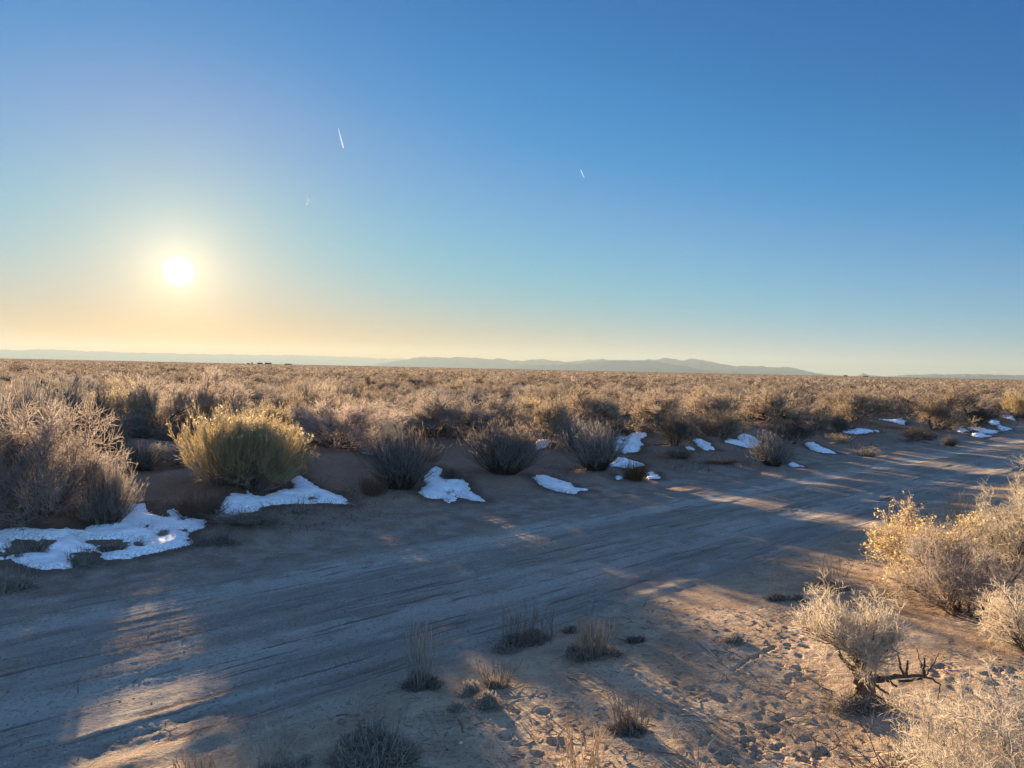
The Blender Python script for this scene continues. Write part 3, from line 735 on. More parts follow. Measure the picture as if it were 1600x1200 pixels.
rings = [0.6]
while rings[-1] < 42: rings.append(rings[-1] * 1.0038)
while rings[-1] < 400: rings.append(rings[-1] * 1.02)
while rings[-1] < 40500: rings.append(rings[-1] * 1.12)
rings = np.array(rings)
az = np.concatenate([np.linspace(-180, -58, 62)[:-1], np.linspace(-58, 62, 880), np.linspace(62, 180, 60)[1:-1]])
az = np.radians(az)
GX = rings[:, None] * np.sin(az)[None]; GY = rings[:, None] * np.cos(az)[None]
GZ = H(GX, GY)
nr = np.searchsorted(rings, 16)
sub = np.s_[:nr]
xs, ys, zs = GX[sub], GY[sub], GZ[sub]
for (px_, py_, pr, dp, an, stv) in PRINTS:
    m = (np.abs(xs - px_) < pr * 3) & (np.abs(ys - py_) < pr * 3)
    dx, dy = xs[m] - px_, ys[m] - py_
    a = (dx * math.cos(an) + dy * math.sin(an)) / stv; b = -dx * math.sin(an) + dy * math.cos(an)
    q = np.sqrt(a * a + b * b) / pr
    zs[m] += -dp * (1 - sstep(0.55, 1.15, q)) + 0.1 * dp * np.exp(-((q - 1.35) / 0.3) ** 2)
for pl, w, dp in CRACKS:
    m = (xs > pl[:, 0].min() - .2) & (xs < pl[:, 0].max() + .2) & (ys > pl[:, 1].min() - .2) & (ys < pl[:, 1].max() + .2)
    dd = seg_dist(xs[m] + 0.012 * vn(xs[m] * 30, ys[m] * 30, 71), ys[m] + 0.012 * vn(xs[m] * 30, ys[m] * 30, 72), pl)
    zs[m] -= dp * (1 - sstep(w * 0.5, w * 1.1, dd))
    zs[m] += 0.25 * dp * np.exp(-((dd - w * 2) / (w * 1.3)) ** 2)
GZ[sub] = zs

nR, nA = GX.shape
idx = np.arange(nR * nA).reshape(nR, nA)
nxt = np.roll(idx, -1, axis=1)
Q = np.stack([idx[:-1], idx[1:], nxt[1:], nxt[:-1]], -1).reshape(-1, 4)
GV = np.stack([GX, GY, GZ], -1).reshape(-1, 3)
# centre cap under the photographer
GV = np.concatenate([GV, [[0, 0, float(H(np.array([0.0]), np.array([0.0]))[0])]]])
cap = np.stack([np.full(nA, nR * nA), idx[0], nxt[0]], -1)
_, vc = uv(GV[:, 0], GV[:, 1]); uc = GV[:, 0] * RD[0] + GV[:, 1] * RD[1]
fv = vc[Q].mean(1); fu = uc[Q].mean(1); fr = np.hypot(GV[Q[:, 0], 0], GV[Q[:, 0], 1])
edge = 0.16 * vn(fu * 1.3, fv * 0, 81)
is_road = (fv > V0 - 0.05 + edge) & (fv < V1 + 0.1 + edge * 1.5) & (fr < 380)

# vertex normals of the whole sheet, so that the road meets the ground without a shading seam
fn = np.cross(GV[Q[:, 2]] - GV[Q[:, 0]], GV[Q[:, 3]] - GV[Q[:, 1]])
VN = np.zeros_like(GV)
for k in range(4):
    for c in range(3):
        VN[:, c] += np.bincount(Q[:, k], weights=fn[:, c], minlength=len(GV))
if VN[: nR * nA, 2].mean() < 0:
    VN = -VN; Q = Q[:, ::-1]; cap = cap[:, ::-1]
VN[-1] = (0, 0, 1); VN = norm(VN)

WET = np.zeros(len(GV))
def wet_soil():
    for (out, holes, th, label) in SNOW:
        P = np.array([ground_pt(*p)[:2] for p in out])
        m = np.where((GV[:, 0] > P[:, 0].min() - .5) & (GV[:, 0] < P[:, 0].max() + .5) & (GV[:, 1] > P[:, 1].min() - .5) & (GV[:, 1] < P[:, 1].max() + .5))[0]
        if not len(m): continue
        x, y = GV[m, 0], GV[m, 1]
        pl = np.concatenate([P, P[:1]])
        d = seg_dist(x, y, pl) + 0.05 * fbm(x * 6, y * 6, 66, 3)
        WET[m] = np.maximum(WET[m], 1 - sstep(0.05, 0.3, d))
        for h in holes:
            hp = np.array([ground_pt(*p)[:2] for p in h])
            k = (x > hp[:, 0].min()) & (x < hp[:, 0].max()) & (y > hp[:, 1].min()) & (y < hp[:, 1].max())
            WET[m[k]] = np.maximum(WET[m[k]], 0.7)
wet_soil()

def sub_mesh(name, quads, tris=None):
    allf = np.concatenate([quads.ravel(), tris.ravel() if tris is not None else np.array([], dtype=int)])
    used = np.unique(allf); mp = np.full(len(GV), -1, dtype=np.int64); mp[used] = np.arange(len(used))
    fs = [mp[quads]]
    if tris is not None: fs.append(mp[tris])
    me = mesh_np(name, GV[used], fs, MAT['ground'], True)
    at = me.attributes.new('wet', 'FLOAT', 'POINT'); at.data.foreach_set('value', WET[used].astype(np.float32))
    me.normals_split_custom_set_from_vertices(VN[used].tolist())
    return me
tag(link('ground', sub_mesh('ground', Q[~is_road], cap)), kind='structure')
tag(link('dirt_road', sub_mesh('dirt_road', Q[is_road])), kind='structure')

# ------------------------------------------------------------------ snow patches
def poly_sd(x, y, poly):
    """signed distance, positive inside"""
    pl = np.array(list(poly) + [poly[0]], dtype=float)
    d = seg_dist(x, y, pl)
    ins = np.zeros(x.shape, dtype=bool)
    for a, b in zip(pl[:-1], pl[1:]):
        c = ((a[1] > y) != (b[1] > y)) & (x < (b[0] - a[0]) * (y - a[1]) / (b[1] - a[1] + 1e-12) + a[0])
        ins ^= c
    return np.where(ins, d, -d)

SNOW_XY = []
for k, (out, holes, th, label) in enumerate(SNOW):
    P = np.array([ground_pt(*p)[:2] for p in out]); HP = [np.array([ground_pt(*p)[:2] for p in h]) for h in holes]
    SNOW_XY.append(P)
    x0, y0 = P.min(0) - 0.1; x1, y1 = P.max(0) + 0.1
    dist = math.hypot(*P.mean(0))
    c = max(0.012, dist * 0.0016); 
    nx, ny = int((x1 - x0) / c) + 2, int((y1 - y0) / c) + 2
    X, Y = np.meshgrid(np.linspace(x0, x1, nx), np.linspace(y0, y1, ny))
    jag = max(0.018, dist * 0.0014)
    sd = poly_sd(X, Y, P)
    for h in HP: sd = np.minimum(sd, -poly_sd(X, Y, h))
    sd = sd + 1.5 * jag * fbm(X / jag * 0.2, Y / jag * 0.2, 90 + k, 4) + 0.6 * jag * vn(X / jag * 0.75, Y / jag * 0.75, 95 + k)
    pit = fbm(X * 4.3, Y * 4.3, 210 + k, 3)
    sd = np.minimum(sd, (0.95 - pit) * 0.16)
    s = np.clip(sd / 0.2, 0, 1)
    base = H(X, Y, False)
    zt = base + 0.62 * th * (1 - (1 - s) ** 2.2) + 0.022 * np.clip(sd / 0.2, 0, 1) * fbm(X * 3.1, Y * 3.1, 140 + k, 4) + 0.02
    melt = sstep(0.45, 0.75, vn(X * 3.1, Y * 3.1, 170 + k)) * (1 - np.clip(sd / 0.25, 0, 1))
    zt -= 0.03 * melt
    Z = np.where(sd > 0, zt, base + 0.02 + np.maximum(sd * 3.0, -0.16))
    keep = sd > -0.055
    ii = np.arange(nx * ny).reshape(ny, nx)
    fk = keep[:-1, :-1] & keep[1:, :-1] & keep[1:, 1:] & keep[:-1, 1:]
    F = np.stack([ii[:-1, :-1], ii[:-1, 1:], ii[1:, 1:], ii[1:, :-1]], -1)[fk]
    if not len(F): continue
    Vv = np.stack([X, Y, Z], -1).reshape(-1, 3)
    used = np.unique(F); mp = np.full(len(Vv), -1); mp[used] = np.arange(len(used))
    sme = mesh_np('snow_patch', Vv[used], mp[F], MAT['snow'], True)
    at = sme.attributes.new('edge', 'FLOAT', 'POINT'); at.data.foreach_set('value', np.clip(1 - sd / 0.14, 0, 1).ravel()[used].astype(np.float32))
    o = link('snow_patch', sme)
    tag(o, label, 'snow patch', 'melting snow patches along the far verge')

# ------------------------------------------------------------------ plants seen one by one
hr = random.Random(11)
SHADE = []
for (key, name, cx, by, wpx, ty, label, cat), (x, y, w, ztop) in zip(HEROES, hero_pos):
    z = float(H(np.array([x]), np.array([y]), False)[0])
    _, kw, kz = LIB[key]
    h = max(ztop - z, 0.12) * 1.03
    s = w / kw
    place(key, name, (x, y, z - 0.02), hr.uniform(0, 6.28), (s, s, h / kz), label, cat,
          {'rabbitbrush': 'rabbitbrush among the roadside shrubs', 'grass': 'dry grass tufts of the far verge'}.get(cat, 'roadside desert shrubs'))
    SHADE.append((label, x, y, w * 0.5, z + h))

# ------------------------------------------------------------------ near side: right-hand bushes
def frame_px(px, py):
    x, y, z, d = ground_pt(px, py)
    z = float(H(np.array([x]), np.array([y]), False)[0])
    return x, y, z, d

def build_near(name, px, py, wpx, hpx, label, cat, gen, mats, tuft=None, group='shrubs of the near side at right', rz=0.0):
    x, y, z, d = frame_px(px, py)
    st, tw, tips = gen['stems'], gen['twigs'], gen['tips']
    allv = np.concatenate([st[0], tw[0]])
    kz = np.percentile(allv[:, 2], 99.3); kw = np.percentile(np.abs(allv[:, :2]), 98) * 2
    w, h = wpx * d / FPX, hpx * d / FPX
    sc = np.array([w / kw, w / kw, h / kz])
    root = empty(name, (x, y, z - 0.015), rz)
    tag(root, label, cat, group)
    link('stem_base', mesh_np('stem_base', st[0] * sc, st[1], mats[0]), root)
    link('twig_crown', mesh_np('twig_crown', tw[0] * sc, tw[1], mats[1]), root)
    if tuft:
        V, F = tufts(np.random.default_rng(3), tips[::tuft[4]] * sc, tuft[0], tuft[1])
        link(tuft[3], mesh_np(tuft[3], V, F, tuft[2]), root)
    PLACED.append((x, y, w * 0.5))
    SHADE.append((label, x, y, w * 0.5, z + h))
    return root

build_near('golden_bush', 1440, 918, 185, 118, 'golden leaved bush at left of the near right thicket against the road', 'shrub',
           greasewood(301, 1.35, 0.9, (5, 76), 15), (MAT['stem'], MAT['twig_tan']), (0.0085, 4, MAT['gold'], 'golden_foliage', 3))
build_near('desert_shrub', 1575, 888, 190, 142, 'tall pale grey bush at the right edge beside the road', 'shrub',
           greasewood(302, 1.4, 0.95, (5, 80), 16, 0.4, 1, 0.4), (MAT['stem'], MAT['twig_frost']))
build_near('desert_shrub', 1508, 962, 225, 118, 'pale spreading bush with short dark trunk in the middle of the near right thicket', 'shrub',
           greasewood(303, 1.4, 0.95, (20, 84), 18, 0.4, 1.2, 0.4), (MAT['bark'], MAT['twig']))
build_near('desert_shrub', 1622, 1025, 165, 125, 'pale twiggy bush cut by the right edge above the sunlit sand', 'shrub',
           greasewood(304, 1.4, 0.95, (15, 84), 15, 0.4, 1, 0.5), (MAT['stem'], MAT['twig_frost']))
build_near('desert_shrub', 1590, 1262, 330, 190, 'lichen grey twiggy bush filling the bottom right corner', 'shrub',
           greasewood(305, 1.75, 0.62, (10, 82), 18, 0.3, 1, 0.7), (MAT['twig_grey'], MAT['twig_frost']))
build_near('desert_shrub', 1650, 820, 150, 110, 'grey bush just beyond the right edge at the roadside', 'shrub',
           greasewood(306, 1.1, 0.9, (10, 70), 12, 0.3), (MAT['stem'], MAT['twig_frost']))

# thin bare twigs low at the bottom right
g = stems(np.random.default_rng(311), 34, 0.05, 30, 85, 0.52, 7, 0.25, 0.10)
gb = branch(np.random.default_rng(312), g, 3, 0.3, 1, 0.16, (20, 45), 0.1, 4, 0.12)
clip_ground(g, 0.02); clip_ground(gb, 0.02)
bt = dict(stems=tubes(g, taper(len(g), 7, 0.0032, 0.0014), 3, np.random.default_rng(1)), twigs=tubes(gb, taper(len(gb), 4, 0.0018, 0.0009), 3, np.random.default_rng(2)), tips=gb[:, -1])
build_near('bare_twig_shrub', 1392, 1212, 250, 105, 'sparse bare dark twigs fanning low left of the lichen grey bush', 'shrub', bt, (MAT['stem'], MAT['twig_grey']))

# the gnarled sagebrush with its exposed trunk and dead side branches
def gnarled():
    rng = np.random.default_rng(77)
    x, y, z, d = frame_px(1350, 1106)
    m = d / FPX                                   # metres per pixel at the trunk
    root = empty('gnarled_sagebrush', (x, y, z - 0.01))
    tag(root, 'gnarled sagebrush with thick bare trunk and dead branches on sunlit sand', 'sagebrush', 'shrubs of the near side at right')
    def pl(pts):
        return np.array([[(a - 1350) * m, dy, (1106 - b) * m] for a, b, dy in pts])
    def resample(p, K=9):
        s = np.concatenate([[0], np.cumsum(np.linalg.norm(np.diff(p, axis=0), axis=1))]); t = np.linspace(0, s[-1], K)
        return np.stack([np.interp(t, s, p[:, i]) for i in range(3)], 1)
    def limb(pts, r0, r1, sides=8, wig=0.006, K=10):
        p = resample(pl(pts), K); p[1:-1] += rng.normal(0, wig, (K - 2, 3))
        rr = np.linspace(r0, r1, K) * rng.uniform(0.85, 1.15, K)
        return tubes(p[None], rr[None], sides, rng)
    trunk = [limb([(1350, 1110, 0), (1351, 1090, 0), (1349, 1070, 0.01), (1352, 1050, 0)], 0.052, 0.045, 12, 0.004),
             limb([(1343, 1108, 0.01), (1344, 1085, 0.012), (1341, 1062, 0), (1336, 1048, 0)], 0.026, 0.02, 9, 0.004),
             limb([(1358, 1108, -0.02), (1357, 1085, -0.03), (1360, 1064, -0.01), (1366, 1050, 0)], 0.026, 0.018, 9, 0.004),
             limb([(1352, 1054, 0), (1345, 1036, 0.05), (1335, 1016, 0.08), (1322, 996, 0.1)], 0.026, 0.008),
             limb([(1352, 1054, 0), (1356, 1034, -0.03), (1360, 1010, -0.06), (1366, 985, -0.06)], 0.026, 0.008),
             limb([(1340, 1052, 0), (1328, 1040, -0.05), (1312, 1028, -0.09), (1296, 1010, -0.1)], 0.02, 0.007),
             limb([(1350, 1052, 0), (1350, 1030, 0.1), (1352, 1005, 0.16), (1346, 980, 0.2)], 0.02, 0.007),
             limb([(1338, 1058, 0), (1334, 1066, -0.02), (1334, 1072, -0.02)], 0.012, 0.008)]
    link('trunk', mesh_np('trunk', *merge(trunk), MAT['bark'], True), root)
    dead = [limb([(1362, 1060, 0), (1385, 1050, -.04), (1405, 1047, -.05), (1420, 1042, -.06), (1434, 1047, -.06), (1450, 1050, -.05), (1460, 1058, -.05)], 0.017, 0.004, 7, 0.003, 14),
            limb([(1364, 1058, 0), (1384, 1062, .05), (1396, 1066, .06), (1412, 1078, .08)], 0.014, 0.006, 7, 0.004),
            limb([(1404, 1047, -.05), (1396, 1030, -.05), (1390, 1010, -.04), (1384, 992, -.03), (1376, 985, -.02)], 0.008, 0.003, 6),
            limb([(1407, 1045, -.05), (1407, 1034, -.05), (1409, 1022, -.05)], 0.008, 0.005, 6, 0.002),
            limb([(1433, 1047, -.06), (1433, 1030, -.06), (1432, 1017, -.06)], 0.008, 0.005, 6, 0.002),
            limb([(1433, 1044, -.06), (1424, 1020, -.07), (1417, 1000, -.08)], 0.006, 0.002, 5, 0.002),
            limb([(1435, 1044, -.06), (1446, 1026, -.06), (1454, 1008, -.06)], 0.005, 0.0015, 5, 0.002),
            limb([(1400, 1058, -.02), (1420, 1054, -.03), (1432, 1050, -.05)], 0.008, 0.006, 6, 0.002),
            limb([(1340, 1072, 0), (1325, 1072, -.08), (1312, 1074, -.12), (1300, 1080, -.14)], 0.006, 0.002, 5, 0.003),
            limb([(1362, 1078, 0), (1380, 1090, -.06), (1396, 1100, -.08)], 0.006, 0.003, 5, 0.003),
            limb([(1364, 1066, 0), (1392, 1082, .0), (1416, 1090, .03)], 0.008, 0.004, 6, 0.003),
            limb([(1460, 1058, -.05), (1456, 1075, -.06), (1452, 1088, -.07)], 0.003, 0.0015, 4, 0.002),
            limb([(1362, 1045, 0), (1378, 1032, .05), (1392, 1027, .06)], 0.008, 0.003, 5, 0.003)]
    link('dead_branch', mesh_np('dead_branch', *merge(dead), MAT['stem'], True), root)
    # live crown: fine silvery twigs, leaning to the left
    K = 7
    ends = []
    for _ in range(46):
        a = rng.uniform(0, 6.28); q = math.sqrt(rng.uniform(0, 1))
        ends.append((1325 + 78 * q * math.cos(a), 965 + rng.uniform(-25, 75) * 0.75, 0.26 * q * math.sin(a)))
    L0 = []
    for ex, ey, edy in ends:
        sx, sy = rng.uniform(1332, 1366), rng.uniform(1030, 1060)
        p = pl([(sx, sy, rng.uniform(-.03, .03)), ((sx + ex) / 2 + rng.normal(0, 5), (sy + ey) / 2 - 8, edy * 0.55), (ex, ey, edy)])
        L0.append(resample(p, K))
    L0 = np.array(L0); L0[:, 1:-1] += rng.normal(0, 0.006, L0[:, 1:-1].shape)
    L1 = branch(rng, L0, 9, 0.25, 1.0, 0.16, (20, 50), 0.25, 5, 0.14)
    L2 = branch(rng, L1, 6, 0.15, 1.0, 0.085, (25, 60), 0.2, 4, 0.18)
    L3 = branch(rng, L2, 3, 0.1, 1.0, 0.045, (30, 80), 0.1, 3, 0.3)
    link('stem_base', mesh_np('stem_base', *tubes(L0, taper(len(L0), K, 0.005, 0.002), 4, rng), MAT['stem']), root)
    tw = merge([tubes(L1, taper(len(L1), 5, 0.0018, 0.001), 3, rng), tubes(L2, taper(len(L2), 4, 0.0012, 0.0007), 2, rng), tubes(L3, taper(len(L3), 3, 0.001, 0.0005), 2, rng)])
    link('twig_crown', mesh_np('twig_crown', tw[0], tw[1], MAT['twig_frost']), root)
    PLACED.append((x, y, 0.3))
gnarled()

# ------------------------------------------------------------------ near side: grass clumps with cushion feet
def clump(px, py, wpx, hpx, cush_px, label, n=60, lean=12, dark=False, sunny=False, depth=0.8, group='dry grass clumps on the near verge', nb=1400, seed=0):  # sunny: brighter straw for clumps in sun, sunlight put into the colour
    x, y, z, d = frame_px(px, py)
    m = d / FPX
    root = empty('grass_clump', (x, y, z), 0)
    tag(root, label, 'grass clump', group)
    w = wpx * m
    if cush_px:
        cw, ch = cush_px[0] * m, cush_px[1] * m
        V, F = cushion(900 + seed, cw, ch, int(nb * 1.25), depth, 0.019)
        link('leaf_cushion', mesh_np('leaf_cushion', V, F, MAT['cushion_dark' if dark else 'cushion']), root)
    if 0 < n <= 14:
        for q in range(n):
            V, F = grass(950 + seed * 10 + q, w, hpx * m, 1, lean)
            V[:, :2] += np.random.default_rng(seed * 10 + q).uniform(-0.3, 0.3, 2) * w
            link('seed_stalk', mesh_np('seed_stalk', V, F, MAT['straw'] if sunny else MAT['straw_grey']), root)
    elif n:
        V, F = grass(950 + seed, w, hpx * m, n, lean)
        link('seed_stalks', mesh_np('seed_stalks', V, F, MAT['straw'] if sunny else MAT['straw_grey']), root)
    PLACED.append((x, y, w * 0.5))
    return root
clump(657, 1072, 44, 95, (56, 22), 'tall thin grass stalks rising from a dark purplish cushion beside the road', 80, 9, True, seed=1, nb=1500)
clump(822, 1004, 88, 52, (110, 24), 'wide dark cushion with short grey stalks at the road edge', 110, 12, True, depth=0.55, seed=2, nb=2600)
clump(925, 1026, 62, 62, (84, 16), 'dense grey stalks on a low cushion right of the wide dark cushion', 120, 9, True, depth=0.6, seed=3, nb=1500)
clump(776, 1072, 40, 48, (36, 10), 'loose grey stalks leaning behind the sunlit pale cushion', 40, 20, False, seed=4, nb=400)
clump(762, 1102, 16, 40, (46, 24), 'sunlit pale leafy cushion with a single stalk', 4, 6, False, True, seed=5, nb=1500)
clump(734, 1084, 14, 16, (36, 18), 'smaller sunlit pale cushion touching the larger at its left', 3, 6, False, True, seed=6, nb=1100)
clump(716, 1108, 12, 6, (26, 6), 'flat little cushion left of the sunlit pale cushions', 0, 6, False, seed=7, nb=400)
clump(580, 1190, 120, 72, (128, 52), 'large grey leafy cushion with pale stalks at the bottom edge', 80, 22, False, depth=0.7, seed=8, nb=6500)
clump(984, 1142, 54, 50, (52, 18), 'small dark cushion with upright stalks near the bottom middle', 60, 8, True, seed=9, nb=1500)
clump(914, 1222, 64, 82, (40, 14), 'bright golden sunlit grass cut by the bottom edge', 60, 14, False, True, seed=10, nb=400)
clump(418, 1206, 54, 84, (30, 8), 'loose thin stalks at the bottom edge left of the large grey cushion', 34, 20, False, seed=11, nb=250)
clump(458, 1204, 12, 10, (44, 20), 'small grey cushion at the bottom edge beside loose thin stalks', 0, 6, False, seed=12, nb=1000)
clump(308, 1216, 68, 44, (24, 8), 'short straw stalks at the bottom edge in the sun streak', 44, 18, False, True, seed=13, nb=200)
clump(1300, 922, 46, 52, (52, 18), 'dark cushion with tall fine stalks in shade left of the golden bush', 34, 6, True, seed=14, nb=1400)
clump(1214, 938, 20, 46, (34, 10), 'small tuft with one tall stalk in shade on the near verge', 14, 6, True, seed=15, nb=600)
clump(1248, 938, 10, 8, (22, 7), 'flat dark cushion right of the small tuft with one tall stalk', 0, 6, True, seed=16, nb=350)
clump(1147, 1003, 10, 12, (26, 10), 'lone small cushion casting a shadow on the sunlit sand', 3, 6, False, seed=17, nb=600)
clump(1346, 1110, 40, 16, (74, 34), 'olive leafy cushion round the foot of the gnarled trunk', 8, 16, False, seed=18, nb=2600)
clump(995, 1003, 10, 8, (28, 9), 'small dark cushion right of the dense grey stalks', 2, 6, True, seed=19, nb=400)
clump(893, 988, 10, 8, (26, 9), 'small dark cushion between the wide cushion and dense stalks', 0, 6, True, seed=20, nb=400)
clump(1500, 812, 40, 44, None, 'pale upright stalks behind the golden bush by the road', 50, 8, False, True, seed=21)
clump(20, 922, 60, 38, (76, 26), 'dull grassy cushion at the left edge below the largest snow patch', 60, 24, False, seed=22, nb=1800)
clump(125, 882, 40, 26, (50, 12), 'grey grassy clump at the lower rim of the largest snow patch', 40, 22, False, seed=23, nb=800)
clump(44, 864, 60, 22, (80, 12), 'flattened brown grass in the left hole of the largest snow patch', 50, 45, True, seed=24, nb=1200)
clump(178, 862, 50, 16, (58, 9), 'dark flattened plants in the middle hole of the largest snow patch', 24, 45, True, seed=25, nb=900)
clump(218, 858, 16, 16, (18, 10), 'small grass tuft poking through the largest snow patch, lower of two', 20, 14, False, seed=26, nb=300)
clump(254, 839, 14, 12, (18, 9), 'small grass tuft poking through the largest snow patch, upper of two', 14, 14, False, seed=27, nb=300)
clump(468, 800, 40, 26, (36, 8), 'yellowish grass wisps at the lower edge of the second snow patch', 40, 25, False, seed=28, nb=300)
clump(345, 848, 70, 24, (80, 10), 'brown wispy grass right of the largest snow patch', 60, 30, True, seed=29, nb=900)

# fallen sticks, a few pale stones
def stick(pts, r, label, mat='twig_frost', forks=()):
    rng = np.random.default_rng(len(label))
    P = np.array([list(frame_px(a, b)[:3]) for a, b, h in pts]); P[:, 2] += np.array([h for _, _, h in pts]) + r
    def rs(p, K=7):
        t = np.linspace(0, len(p) - 1, K); return np.stack([np.interp(t, np.arange(len(p)), p[:, i]) for i in range(3)], 1)
    parts = [tubes(rs(P)[None], np.linspace(r, r * 0.4, 7)[None], 5, rng)]
    for f in forks:
        q = np.array([list(frame_px(a, b)[:3]) for a, b, h in f]); q[:, 2] += np.array([h for _, _, h in f]) + r
        parts.append(tubes(rs(q)[None], np.linspace(r * 0.7, r * 0.3, 7)[None], 4, rng))
    o = link('fallen_stick', mesh_np('fallen_stick', *merge(parts), MAT[mat], True))
    tag(o, label, 'stick', 'dead sticks on the sand')
stick([(1098, 1010, 0), (1108, 1020, 0.01), (1120, 1030, 0.004)], 0.006, 'pale stick lying by the crack in the sunlit sand')
stick([(1088, 1215, 0.0), (1084, 1205, 0.05), (1078, 1196, 0.09), (1062, 1188, 0.10)], 0.005, 'forked dead twig standing up at the bottom edge', 'twig_frost',
      [[(1092, 1212, 0.0), (1096, 1206, .06), (1108, 1196, .10), (1120, 1188, .12)], [(1090, 1212, 0), (1091, 1204, .06), (1091, 1196, .12)], [(1102, 1206, .03), (1110, 1200, .05), (1124, 1196, .07)]])
stick([(884, 1056, 0), (900, 1055, 0.005), (916, 1054, 0)], 0.005, 'straight pale stick on shaded sand right of the loose grey stalks')
stick([(838, 1088, 0), (846, 1085, 0.006), (852, 1084, 0)], 0.006, 'short pale stick above the round print in shade')
stick([(780, 1088, 0), (800, 1082, 0.01), (818, 1078, 0.02), (823, 1068, 0.03)], 0.005, 'thin branching stick right of the sunlit pale cushion', 'twig_grey', [[(800, 1082, .01), (812, 1070, .01), (826, 1066, .02)]])
stick([(870, 1155, 0), (884, 1145, 0.03), (900, 1135, 0.01)], 0.005, 'bent stick over the hollow above the golden grass', 'twig_grey', [[(870, 1155, 0), (872, 1166, .02), (868, 1176, 0)]])
stick([(1064, 1100, 0), (1072, 1094, 0.02), (1084, 1088, 0)], 0.005, 'curved stick left of the burrow in shaded sand', 'twig_grey')
stick([(545, 1186, 0), (552, 1192, 0.01), (562, 1196, 0)], 0.006, 'short stick lying under the large grey cushion', 'twig_grey')
stick([(382, 805, 0), (402, 806, 0.005), (420, 809, 0)], 0.007, 'bleached twig on the verge below the second snow patch')
stick([(545, 786, 0), (552, 790, 0.01), (558, 792, 0)], 0.008, 'bleached twig at the tip of the second snow patch')
def pebble(px, py, r, label):
    import bmesh
    x, y, z, d = frame_px(px, py)
    bm = bmesh.new(); bmesh.ops.create_icosphere(bm, subdivisions=2, radius=r)
    rg = random.Random(px)
    for v in bm.verts: v.co *= rg.uniform(0.8, 1.15); v.co.z *= 0.7
    me = bpy.data.meshes.new('pebble'); bm.to_mesh(me); bm.free(); me.materials.append(MAT['stone'])
    o = link('pebble', me); o.location = (x, y, z + r * 0.3); tag(o, label, 'pebble', 'pale pebbles on the sand')
pebble(720, 1162, 0.011, 'white pebble in shade right of the large grey cushion')
pebble(766, 1125, 0.008, 'white pebble below the sunlit pale cushion')
pebble(888, 1150, 0.010, 'pale pebble beside the bent stick')

# ------------------------------------------------------------------ the brush of the plain
def inside(px, py, poly):
    ins = False
    for (ax, ay), (bx, by) in zip(poly, poly[1:] + poly[:1]):
        if (ay > py) != (by > py) and px < (bx - ax) * (py - ay) / (by - ay) + ax: ins = not ins
    return ins
def project(x, y, z):
    q = np.array([x, y, z - CAM_H]); f = q @ fwd
    if f < 0.1: return None
    return 800 + FPX * (q @ rt) / f, 600 - FPX * (q @ up) / f

CLEARINGS = [[(195, 690), (240, 672), (300, 690), (290, 780), (200, 790)], [(470, 705), (560, 712), (600, 700), (650, 690), (720, 700), (720, 745), (560, 790), (480, 760)],
             [(1000, 690), (1050, 690), (1240, 715), (1500, 690), (1500, 720), (1200, 750), (1000, 760)], [(870, 675), (960, 668), (1010, 680), (1010, 700), (870, 740)],
             [(690, 675), (860, 672), (860, 700), (720, 720), (680, 700)]]
CLEAR_XY = [[tuple(ground_pt(*p)[:2]) for p in c] for c in CLEARINGS]
frng = np.random.default_rng(2024)
def scatter(r0, r1, dens, a0=-46, a1=50):
    area = 0.5 * (r1 * r1 - r0 * r0) * math.radians(a1 - a0)
    n = int(area * dens)
    r = np.sqrt(frng.uniform(r0 * r0, r1 * r1, n)); a = np.radians(frng.uniform(a0, a1, n))
    return np.stack([r * np.sin(a), r * np.cos(a)], 1)

# thinned random spots for the first 60 m
cand = scatter(8, 62, 1.6)
taken = [(x, y, r) for x, y, r in PLACED]
cell = {}
def cadd(x, y, r): cell.setdefault((int(x // 2), int(y // 2)), []).append((x, y, r))
for t_ in taken: cadd(*t_)
spots = []
kinds = ['round_pale%d' % i for i in range(6)] * 2 + ['round_tan%d' % i for i in range(5)] * 3 + ['round_grey%d' % i for i in range(3)] + ['dark0', 'dark1', 'dark2', 'upright0', 'upright_pale', 'rabbit0']
for x, y in cand:
    u, v = uv(x, y)
    if v < V1 + 1.6: continue
    pj = project(x, y, 0.0)
    inframe = pj is not None and -60 < pj[0] < 1660
    if v < 16.5 and inframe:
        if v < 12.5 or any(inside(x, y, c) for c in CLEAR_XY): continue
    w = float(np.clip(frng.normal(1.3, 0.3), 0.65, 2.0))
    if v < 18: w *= 0.8
    ok = True
    ci, cj = int(x // 2), int(y // 2)
    for i in range(ci - 1, ci + 2):
        for j in range(cj - 1, cj + 2):
            for (ox, oy, orad) in cell.get((i, j), ()):
                if (ox - x) ** 2 + (oy - y) ** 2 < (0.72 * (w * 0.5 + orad)) ** 2: ok = False
        if not ok: break
    if not ok: continue
    cadd(x, y, w * 0.5)
    k = kinds[frng.integers(len(kinds))]
    h = w * float(frng.uniform(0.46, 0.68))
    spots.append((math.hypot(x, y), x, y, w, min(h, 1.1), k, inframe))
spots.sort(key=lambda s: -s[3] / s[0])
LIT = [[(222, 985), (268, 985), (285, 1190), (130, 1190)], [(895, 876), (940, 870), (1045, 925), (1000, 940), (925, 905)],
       [(1045, 960), (1200, 965), (1590, 960), (1590, 1190), (1300, 1180), (1190, 1105), (1080, 1010)], [(1385, 722), (1420, 720), (1600, 740), (1600, 758), (1480, 742)],
       [(1380, 800), (1590, 780), (1590, 900), (1400, 900)]]
lit_pts = []
for poly in LIT:
    P = np.array(poly)
    for _ in range(60):
        px = frng.uniform(P[:, 0].min(), P[:, 0].max()); py = frng.uniform(P[:, 1].min(), P[:, 1].max())
        if inside(px, py, poly): lit_pts.append(ground_pt(px, py)[:3])
lit_pts = np.array(lit_pts)
